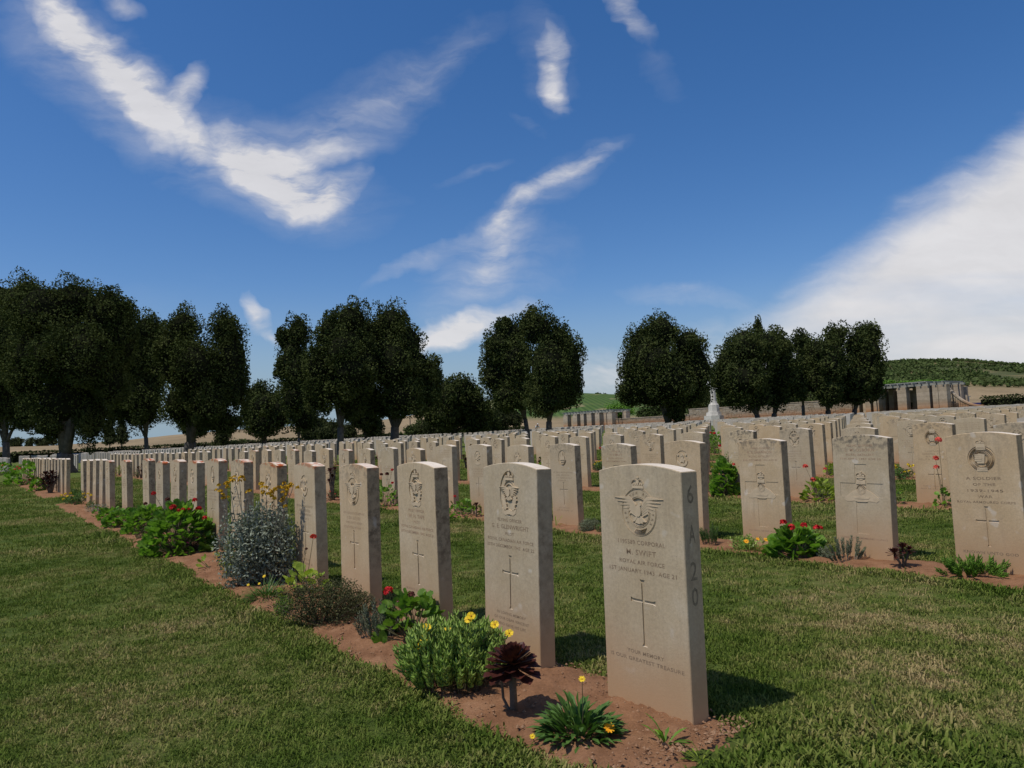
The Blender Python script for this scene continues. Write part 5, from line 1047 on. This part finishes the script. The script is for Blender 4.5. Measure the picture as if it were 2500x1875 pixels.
def dome(px, py, w, h, label, mt, n=900, leaf=.012, flowers=(), fr=.012, name='low_shrub', cat='shrub', wr=.4, sticks=18, fm=None, nf=0, stick_m=None, lumps=7, asp=.8):
    root, P, t_ = pl_root(px, py, name, label, cat); s_ = mpp(t_); W_, H_ = w * s_ / 2, h * s_; B = []
    for i in range(lumps):
        a = rnd(0, 6.283); q_ = math.sqrt(random.random()) * .62; r_ = rnd(.38, .6); B.append((np.array([math.cos(a) * W_ * q_, math.sin(a) * W_ * q_ * asp, H_ * rnd(.3, .62) * (1.1 - q_ * .5)]), np.array([W_ * r_, W_ * r_ * asp, H_ * .42])))
    pts = []
    for c, r_ in B: k = int(n / lumps); pts.append(c + rand_unit(k) * r_ * (rng.uniform(.3, 1.1, k) ** .5)[:, None])
    C = np.concatenate(pts); C[:, 2] = np.abs(C[:, 2]) + .004; V, F_ = leaf_quads(C, leaf, wr); link('foliage', arr_mesh('foliage', V, F_, mt), root, 'stuff')
    mb = MB()
    for i in range(sticks): c = C[random.randrange(len(C))]; stalk(mb, (c[0] * .15, c[1] * .15, 0), c, .0022 if t_ < 8 else .004)
    mb.build('stems', stick_m or M_WOODY, root)
    for i in range(nf): c = C[random.randrange(len(C))].copy(); c *= 1.02; c[2] = max(c[2], H_ * .55); flower_ball(root, c + [0, 0, fr], fr, fm, 6)
    for f in flowers: pos = px_at(f[0], f[1], t_ * .985, P); flower_ball(root, pos, f[3] if len(f) > 3 else fr, {'y': M_YEL, 'g': M_GOLD, 'r': M_RED, 'c': M_CORAL, 'p': M_PINK, 'd': M_DEADF}[f[2]], 10)
    return root, P, t_

# --- front row bed, nearest first
strap_clump(1415, 1806, 190, 125, 'dark green gazania clump with one orange flower in front of the nearest headstone', [(1487, 1777, 'o', .018), (1421, 1658, 'y', .011)], 260, .014, single=True)
strap_clump(1622, 1792, 40, 96, 'thin upright weed at the foot of the nearest headstone', (), 12, .012, M_GER, False, 'weed', 'weed'); strap_clump(1712, 1812, 56, 62, 'grassy weed at the corner of the nearest headstone', (), 14, .006, M_GERY, False, 'weed', 'weed')
strap_clump(1308, 1804, 34, 26, 'tiny seedling with yellow bud beside the gazania clump', [(1300, 1798, 'y', .009)], 9, .008, M_GERY, False, 'weed', 'weed')
aeonium(1256, 1752, [(1250, 1622, 70)], 'dark purple aeonium with its rosette on a bare stem in the nearest bed', single=True, lobes=90)
mb = MB(); o = [o_ for o_ in COL.objects if o_.name == 'aeonium'][0]; mb.tube([(0, 0, -.01), (-.035, .01, .06), (-.04, .01, .16)], [.006, .005, .004], 6); mb.build('side_stem', M_WOODY, o)
finger_clump(1112, 1672, 250, 158, 'mounded grey green ice plant with yellow daisies before the second headstone', [(1042, 1532), (1036, 1558), (1028, 1579), (1144, 1512), (1208, 1525), (1243, 1546), (1092, 1540), (1150, 1504)], 260, fl=.022, fr=.0046, steps=6)
geranium(1004, 1562, 160, 128, 'bright green geranium with a withered flower head before the third headstone', [(1004, 1452, 'd', .020)], 140, .055, True, 'g')
finger_clump(925, 1566, 92, 96, 'grey green lavender like clump with a pink flower left of the bright green geranium', [(968, 1466, 'p', .009)], 55, M_LAV, 'lavender', 'shrub', .013, .0024, 7, M_GREYST, .5)
geranium(958, 1520, 46, 34, 'small geranium carrying one large red flower behind the grey lavender', [(948, 1443, 'r', .027)], 10, .035)
dome(785, 1524, 250, 118, 'spreading brownish green ground cover before the fourth headstone', M_BROWNG, 9000, .014, (), name='ground_cover', cat='shrub', wr=.35, sticks=40, lumps=12, asp=.6)
dome(850, 1500, 120, 76, 'dark right end of the ground cover touching the fourth headstone', M_BROWNG, 3000, .014, (), name='ground_cover', cat='shrub', wr=.35, sticks=20, lumps=6, asp=.7)
geranium(742, 1440, 120, 84, 'leggy light green geranium with one coral flower before the fifth headstone', [(765, 1311, 'c', .022), (748, 1340, 'd', .010)], 44, .055, m='y')
strap_clump(652, 1464, 120, 66, 'fine leaved green clump with yellow flowers below the silver bush', [(645, 1407, 'y', .011), (633, 1425, 'y', .009), (606, 1428, 'y', .009)], 420, .0045, M_GAZ, hair=True, name='grassy_clump')
r_, P_, t_ = dome(630, 1432, 205, 205, 'large silver leaved ragwort bush before the sixth and seventh headstones', M_SILVER, 11000, .028, (), name='silver_ragwort', cat='shrub', wr=.42, sticks=70, stick_m=M_GREYST, lumps=16)
st_ = MB()
for fx, fy, k in ((532, 1192, 3), (560, 1180, 4), (585, 1172, 4), (552, 1212, 3), (572, 1166, 2), (640, 1190, 3), (668, 1196, 4), (690, 1188, 5), (706, 1192, 4), (716, 1188, 3), (672, 1208, 3), (693, 1206, 3), (694, 1226, 2), (604, 1200, 1), (650, 1202, 3)):
    pos = px_at(fx, fy, t_ * .99, P_); stalk(st_, (pos[0] * .5, pos[1] * .5, .22), pos, .0024)
    for i in range(k + 1): flower_ball(r_, pos + rand_unit(1)[0] * .026, .017, M_GOLD, 11)
    for i in range(5): q_ = pos * rnd(.75, .97); st_.leaf(q_, rand_unit(1)[0], Z, .03, .009, .2, 2)
st_.build('flower_stalks', M_GREYST, r_)
geranium(516, 1392, 62, 52, 'small yellow green geranium at the left foot of the silver bush', (), 18, .045, m='y')
dome(560, 1412, 60, 84, 'sprawling light green plant with tiny yellow flowers beside the silver bush', M_GERY, 900, .014, [(522, 1352, 'y', .006), (528, 1364, 'y', .007), (548, 1378, 'y', .006)], name='yellow_flowering_plant', cat='flower', wr=.5, lumps=5)
dome(478, 1352, 60, 62, 'dark purple leaved plant with magenta flower right of the big geranium', M_PURP, 900, .014, [(457, 1326, 'p', .014)], name='purple_plant', cat='flower', lumps=5)
geranium(440, 1352, 172, 128, 'biggest red flowering geranium bush of the front bed', [(422, 1238, 'r', .034), (485, 1242, 'r', .030), (476, 1221, 'r', .026), (375, 1205, 'r', .024), (409, 1220, 'd', .026), (447, 1244, 'r', .02), (500, 1264, 'r', .024), (436, 1246, 'r', .018), (462, 1243, 'r', .016), (355, 1230, 'd', .02)], 760, .062)
geranium(360, 1290, 110, 68, 'flowerless geranium adjoining the big one on its left', (), 380, .06); geranium(300, 1288, 90, 42, 'low green geranium patch left of the big geranium bushes', (), 170, .07); geranium(270, 1272, 60, 32, 'low green geranium patch nearest the silvery cushion of the front bed', (), 110, .055); geranium(246, 1262, 46, 26, 'smallest green clump of the front bed, beyond the geraniums', (), 24, .05)
dome(705, 1500, 90, 46, 'pale green fine plant between the silver bush and the brownish ground cover', M_GER, 1600, .013, (), lumps=5, wr=.3)
dome(352, 1318, 60, 34, 'dull brownish low plant at the bed edge below the geraniums', M_BROWNG, 500, .02, (), lumps=4)
dome(236, 1246, 70, 30, 'silvery low cushion at the foot of the leftmost front row stones', M_SILVER, 900, .02, (), lumps=5, name='silver_cushion'); 
dome(168, 1233, 50, 30, 'yellow flowering marigold dome at the left end of the front bed', M_GAZ, 900, .022, [(150, 1210, 'y', .03), (160, 1206, 'y', .03), (172, 1205, 'y', .03), (182, 1212, 'y', .03), (155, 1219, 'y', .03), (177, 1219, 'y', .026), (165, 1212, 'y', .03)], name='marigold', cat='flower', lumps=5)
dome(186, 1236, 44, 44, 'dark feathery green plant between the two marigolds', M_GAZ, 700, .03, (), lumps=4); dome(214, 1228, 46, 26, 'second marigold touching the leftmost front row stones', M_GAZ, 500, .022, [(204, 1205, 'y', .028), (215, 1206, 'y', .028), (222, 1209, 'y', .028), (210, 1214, 'y', .022)], name='marigold', cat='flower', lumps=4)
# second plot of the front row, beyond the grass path
geranium(66, 1184, 96, 56, 'green geranium bush at the feet of the stones beyond the path', [(72, 1172, 'r', .04), (84, 1170, 'r', .05), (90, 1168, 'r', .04), (42, 1140, 'c', .04), (48, 1144, 'c', .05), (36, 1146, 'c', .04)], 260, .13); geranium(92, 1200, 32, 32, 'small dark green bush nearest on the far side of the path', (), 130, .10)
aeonium(124, 1196, [(112, 1163, 19), (128, 1160, 18), (120, 1174, 22), (136, 1172, 16), (106, 1178, 17), (122, 1186, 18)], 'dark purple aeonium bush beside the first stone beyond the path', lobes=26)
geranium(6, 1160, 56, 34, 'red flowering geranium cut by the left edge of the picture', [(-4, 1133, 'c', .05), (6, 1136, 'c', .05)], 160, .13)
# --- second row bed
dome(1434, 1299, 66, 36, 'silver grey santolina cushion at the foot of the castle badge headstone', M_LAV, 5000, .010, (), name='santolina', cat='shrub', wr=.4, lumps=8); dome(1468, 1300, 30, 28, 'small green plant between the santolina and the nearest headstone', M_GAZ, 500, .012, (), lumps=3)
strap_clump(1357, 1288, 26, 44, 'spindly weed left of the castle badge headstone', (), 14, .007, M_GERY, False, 'weed', 'weed')
finger_clump(1734, 1326, 48, 56, 'upright rosemary right of the nearest headstone', (), 26, M_GAZ, 'rosemary', 'shrub', .018, .0016, 8, M_WOODY, .25)
dome(1832, 1350, 100, 44, 'blue green gazania mat with orange flowers left of the red geranium', M_SUC, 700, .03, (), name='gazania', cat='flower', lumps=6, wr=.25); strap_clump(1832, 1346, 96, 36, 'orange gazania flowers rising among blue green leaves by the red geranium', [(1822, 1322, 'o', .02), (1870, 1318, 'o', .018), (1850, 1316, 'o', .014), (1866, 1343, 'y', .014)], 80, .008, M_SUC)
geranium(1945, 1362, 122, 74, 'red geranium between the stones of the two gunners', [(1912, 1275, 'r', .026), (1932, 1287, 'r', .028), (1963, 1283, 'r', .027), (1993, 1288, 'r', .025), (2003, 1289, 'r', .018)], 220, .070)
finger_clump(2066, 1375, 82, 62, 'grey green lavender at the foot of the headstone of Gunner Osborn', (), 30, M_LAV, 'lavender', 'shrub', .014, .0026, 8, M_GREYST, .55); dome(2010, 1362, 50, 36, 'small dull green plant right of the red geranium', M_LAV, 500, .016, (), lumps=4)
aeonium(2206, 1394, [(2184, 1352, 22), (2204, 1340, 22), (2220, 1344, 17)], 'reddish brown aeonium with two bare stems at the corner of the headstone of Gunner Osborn', lobes=30)
finger_clump(2372, 1406, 112, 48, 'bright green sprawling succulent before the headstone reading A Soldier', (), 55, M_GER, 'jade_plant', 'succulent', .02, .0042, 5, M_STEM, .7)
geranium(1130, 1256, 110, 42, 'low green geranium patch right of the third front row headstone', [(1110, 1212, 'r', .02)], 110, .05); aeonium(1163, 1252, [(1163, 1236, 14)], 'brown aeonium at the foot of the maple leaf headstone', lobes=24)
geranium(940, 1216, 66, 56, 'tall leggy geranium with red and withered flowers between fourth and third front row stones', [(958, 1147, 'r', .024), (945, 1157, 'd', .03), (931, 1158, 'd', .026), (958, 1179, 'r', .024), (973, 1175, 'r', .022)], 80, .055)
geranium(2306, 1218, 40, 60, 'leggy geranium with coral flowers left of the headstone reading A Soldier', [(2291, 1074, 'c', .034), (2284, 1119, 'c', .032), (2286, 1141, 'c', .03)], 40, .05)
aeonium(812, 1200, [(806, 1152, 14), (818, 1148, 13), (812, 1166, 13), (804, 1176, 11)], 'dark aeonium between the fifth and fourth front row stones', lobes=22); dome(812, 1226, 40, 30, 'low plant dotted with coral flowers under the dark aeonium', M_BROWNG, 700, .016, [(806, 1200, 'c', .016), (818, 1206, 'c', .014), (800, 1210, 'c', .012), (824, 1216, 'c', .012)], lumps=4, name='coral_flowering_plant', cat='flower')
aeonium(345, 1160, [(338, 1145, 10), (349, 1138, 10), (346, 1152, 9)], 'dark aeonium seen between the distant front row stones at left', lobes=20); dome(337, 1168, 26, 22, 'dark green bush beneath the aeonium between the distant front row stones', M_GAZ, 300, .03, (), lumps=3)
dome(290, 1160, 34, 26, 'green bush between the first two gaps of the front row at left', M_GERY, 300, .04, (), lumps=3)
# --- third row and deeper
geranium(1771, 1212, 56, 96, 'tall green bush with yellow flowers left of the headstone of Gunner Shannon', [(1791, 1134, 'c', .024)], 260, .08); dome(1783, 1180, 40, 60, 'yellow dotted plant behind the tall green bush', M_GER, 400, .03, [(1738, 1140, 'y', .014), (1752, 1141, 'y', .014), (1775, 1136, 'y', .026)], lumps=4, name='yellow_flowering_plant', cat='flower')
geranium(1746, 1112, 34, 62, 'dark green geranium with red flowers far behind the tall green bush', [(1744, 1058, 'r', .05), (1735, 1057, 'r', .04), (1758, 1088, 'r', .05)], 60, .08)
geranium(2000, 1216, 76, 56, 'yellow green geranium with coral flowers between the two gunner headstones', [(1966, 1139, 'c', .034), (1985, 1171, 'c', .034)], 90, .06, m='y'); geranium(2028, 1190, 30, 44, 'pale leggy geranium behind the yellow green one', [(2014, 1145, 'c', .03)], 24, .05, m='y')
dome(2206, 1166, 60, 30, 'golden marigolds behind the headstone of Gunner Osborn', M_GAZ, 600, .03, [(2184, 1137, 'y', .026), (2187, 1142, 'y', .024), (2217, 1135, 'y', .028), (2222, 1139, 'y', .026), (2230, 1137, 'y', .026), (2209, 1152, 'y', .02), (2219, 1150, 'y', .02), (2234, 1158, 'y', .02)], name='marigold', cat='flower', lumps=5)
geranium(2188, 1200, 36, 56, 'leggy green geranium right behind the edge of the headstone of Gunner Osborn', (), 36, .05)
dome(1462, 1145, 34, 30, 'golden marigolds in the gap left of the small gunner headstone', M_GAZ, 500, .03, [(1456, 1128, 'y', .022), (1462, 1127, 'y', .022), (1468, 1124, 'y', .02), (1452, 1133, 'y', .02), (1470, 1116, 'y', .02)], name='marigold', cat='flower', lumps=4)
geranium(1338, 1160, 44, 50, 'pale green geranium with coral flowers left of the castle badge headstone', [(1333, 1114, 'c', .036), (1342, 1120, 'c', .03)], 60, .06, m='y'); aeonium(1319, 1140, [(1319, 1122, 10), (1316, 1130, 9)], 'brown aeonium just left of the pale green geranium', lobes=18)
aeonium(1138, 1158, [(1138, 1126, 13), (1132, 1116, 9), (1141, 1142, 11)], 'reddish aeonium left of the maple leaf headstone', lobes=24); geranium(1128, 1150, 22, 22, 'yellow green foliage beside the reddish aeonium', (), 24, .07, m='y')
geranium(1206, 1140, 26, 20, 'small geranium with coral and withered flowers behind the second front row headstone', [(1207, 1122, 'c', .036), (1220, 1120, 'd', .03)], 14, .06)
aeonium(776, 1128, [(776, 1118, 9)], 'dark aeonium beyond the fifth front row stone', lobes=16); aeonium(914, 1122, [(914, 1112, 10), (918, 1120, 8)], 'dark aeonium seen over the fourth front row stone', lobes=16); geranium(820, 1130, 22, 24, 'yellow green shrub beyond the fourth and fifth front row stones', (), 24, .07, m='y')
aeonium(505, 1132, [(503, 1122, 10), (508, 1118, 8)], 'dark aeonium rising above the ninth front row stone', lobes=16)
geranium(1478, 1072, 16, 20, 'yellow flowering plant deep in the gap left of the distant stones', (), 14, .09, m='y'); geranium(1466, 1098, 10, 8, 'single red bloom in the grass gap above the golden marigolds', [(1465, 1094, 'r', .05)], 5, .05)
# small things on the stones and in the grass
bn = W(1.735, V0 + .045); bug = MB(); bug_o = tag(bpy.data.objects.new('dry_snail', None), 'tiny dark snail resting on the curved top of the nearest headstone', 'snail'); COL.objects.link(bug_o); top = np.array([bn[0], bn[1], bn[2] + .7965]); bug_o.location = top
core_mesh(bug, np.array([0, 0, .004]), np.array([.0085, .006, .007]), 6, 10); bug.build('shell', M_CORE, bug_o, True); bug = MB(); core_mesh(bug, np.array([.007, 0, .002]), np.array([.006, .0035, .003]), 4, 8); bug.build('foot', M_WOODY, bug_o, True)

# ------------------------------------------------------------------ grass
def tuft(seed, n=30, h=.016, r_=.05, w=.0042):
    rr = random.Random(seed); vs, fs = [], []
    for i in range(n):
        a = rr.uniform(0, 6.283); q_ = math.sqrt(rr.random()) * r_; x, y = q_ * math.cos(a), q_ * math.sin(a); b_ = rr.uniform(0, 6.283); el = R(rr.uniform(8, 68)); L_ = h * rr.choice([.5, .7, .8, 1, 1, 1.2, 1.6]) * rr.uniform(.8, 1.2)
        dx_, dy_, dz_ = math.cos(b_) * math.cos(el) * L_, math.sin(b_) * math.cos(el) * L_, math.sin(el) * L_; sx_, sy = -math.sin(b_) * w / 2, math.cos(b_) * w / 2; k = len(vs)
        vs += [(x - sx_, y - sy, -.004), (x + sx_, y + sy, -.004), (x + dx_ * .55 + sx_ * .8, y + dy_ * .55 + sy * .8, dz_ * .62), (x + dx_ * .55 - sx_ * .8, y + dy_ * .55 - sy * .8, dz_ * .62), (x + dx_, y + dy_, dz_ * .86)]
        fs += [(k, k + 1, k + 2, k + 3), (k + 3, k + 2, k + 4)]
    me = bpy.data.meshes.new('grass_tuft'); me.from_pydata(vs, [], fs); me.materials.append(M_BLADE); return me
tcol = bpy.data.collections.new('tufts')
for i in range(5): tcol.objects.link(bpy.data.objects.new(f'grass_tuft_{i}', tuft(i)))
PT, SC = [], []
def ok_ground(u, v_):
    for j in range(0, 7):
        if abs(v_ - row_v(j)) < .6:
            a, b_ = bed_edges(u, j); e0 = (1.42 + .1435 * j); e1 = 16.25 + .1435 * j
            ins = (e0 < u < e1) or (18.75 + .1435 * j < u < 33.7 and j < 4)
            if ins and a - .02 < v_ < b_ - .01: return 0
            if ins and (a - .14 < v_ < a - .02 or b_ - .02 < v_ < b_ + .10): return 2
    return 1
for r0, r1, dens, sc0 in ((1.5, 4, 1150, .95), (4, 8, 430, 1.15), (8, 15, 150, 1.7), (15, 32, 38, 2.6)):
    n = int(.5 * R(78) * (r1 ** 2 - r0 ** 2) * dens)
    for _ in range(n):
        r_ = math.sqrt(random.uniform(r0 * r0, r1 * r1)); a = R(random.uniform(-39, 39)); x, y = r_ * math.sin(a), r_ * math.cos(a); u, v_ = x * Uv[0] + y * Uv[1], x * Vv[0] + y * Vv[1]
        k = ok_ground(u, v_)
        if not k: continue
        bare = mnoise.noise(Vector((x * 1.3, y * 1.3, 3))) * .5 + mnoise.noise(Vector((x * 4, y * 4, 8))) * .5
        if bare > .62: continue
        PT.append((x, y, float(G(x, y)))); SC.append(sc0 * random.uniform(.65, 1.2) * (1.55 if k == 2 and r_ < 10 else 1.0) * (1 + .3 * mnoise.noise(Vector((x * .8, y * .8, 0)))))
# lusher fringe along the near bed edges
for j in (0, 1):
    for _ in range(2600 if j == 0 else 1500):
        u = 1.3 + 9 * random.random() ** 1.5; a, b_ = bed_edges(u, j); v_ = a + random.gauss(-.055, .03) if random.random() < .7 else b_ + random.gauss(.02, .03); P = W(u, v_); PT.append(tuple(P)); SC.append(random.uniform(1.0, 1.7))
for _ in range(500):                                          # coarse tussock behind and right of the nearest stone
    u, v_ = random.gauss(1.2, .15), random.gauss(1.9, .2)
    if u > 1.42 and v_ < 2.0: continue
    P = W(u, v_); PT.append(tuple(P)); SC.append(random.uniform(1.4, 2.3))
me = bpy.data.meshes.new('grass'); me.from_pydata(PT, [], []); at = me.attributes.new('sc', 'FLOAT', 'POINT'); at.data.foreach_set('value', SC)
go = link('grass', me); go['kind'] = 'stuff'; go['label'] = 'short mown grass blades, green with straw coloured patches'
ng = bpy.data.node_groups.new('grass_scatter', 'GeometryNodeTree'); ng.interface.new_socket('Geometry', in_out='INPUT', socket_type='NodeSocketGeometry'); ng.interface.new_socket('Geometry', in_out='OUTPUT', socket_type='NodeSocketGeometry')
gn = ng.nodes.new; gi, goo = gn('NodeGroupInput'), gn('NodeGroupOutput'); ci = gn('GeometryNodeCollectionInfo'); ci.inputs[0].default_value = tcol; ci.inputs[1].default_value = True; ci.inputs[2].default_value = True
ip = gn('GeometryNodeInstanceOnPoints'); ip.inputs['Pick Instance'].default_value = True; rv_ = gn('FunctionNodeRandomValue'); rv_.data_type = 'FLOAT_VECTOR'; rv_.inputs[0].default_value = (-.12, -.12, 0); rv_.inputs[1].default_value = (.12, .12, 6.283)
ri = gn('FunctionNodeRandomValue'); ri.data_type = 'INT'; ri.inputs[4].default_value = 0; ri.inputs[5].default_value = 4
na = gn('GeometryNodeInputNamedAttribute'); na.data_type = 'FLOAT'; na.inputs[0].default_value = 'sc'
ng.links.new(gi.outputs[0], ip.inputs['Points']); ng.links.new(ci.outputs[0], ip.inputs['Instance']); ng.links.new(ri.outputs[2], ip.inputs['Instance Index']); ng.links.new(rv_.outputs[0], ip.inputs['Rotation']); ng.links.new(na.outputs[0], ip.inputs['Scale']); ng.links.new(ip.outputs[0], goo.inputs[0])
md = go.modifiers.new('scatter', 'NODES'); md.node_group = ng
print('tufts', len(PT))
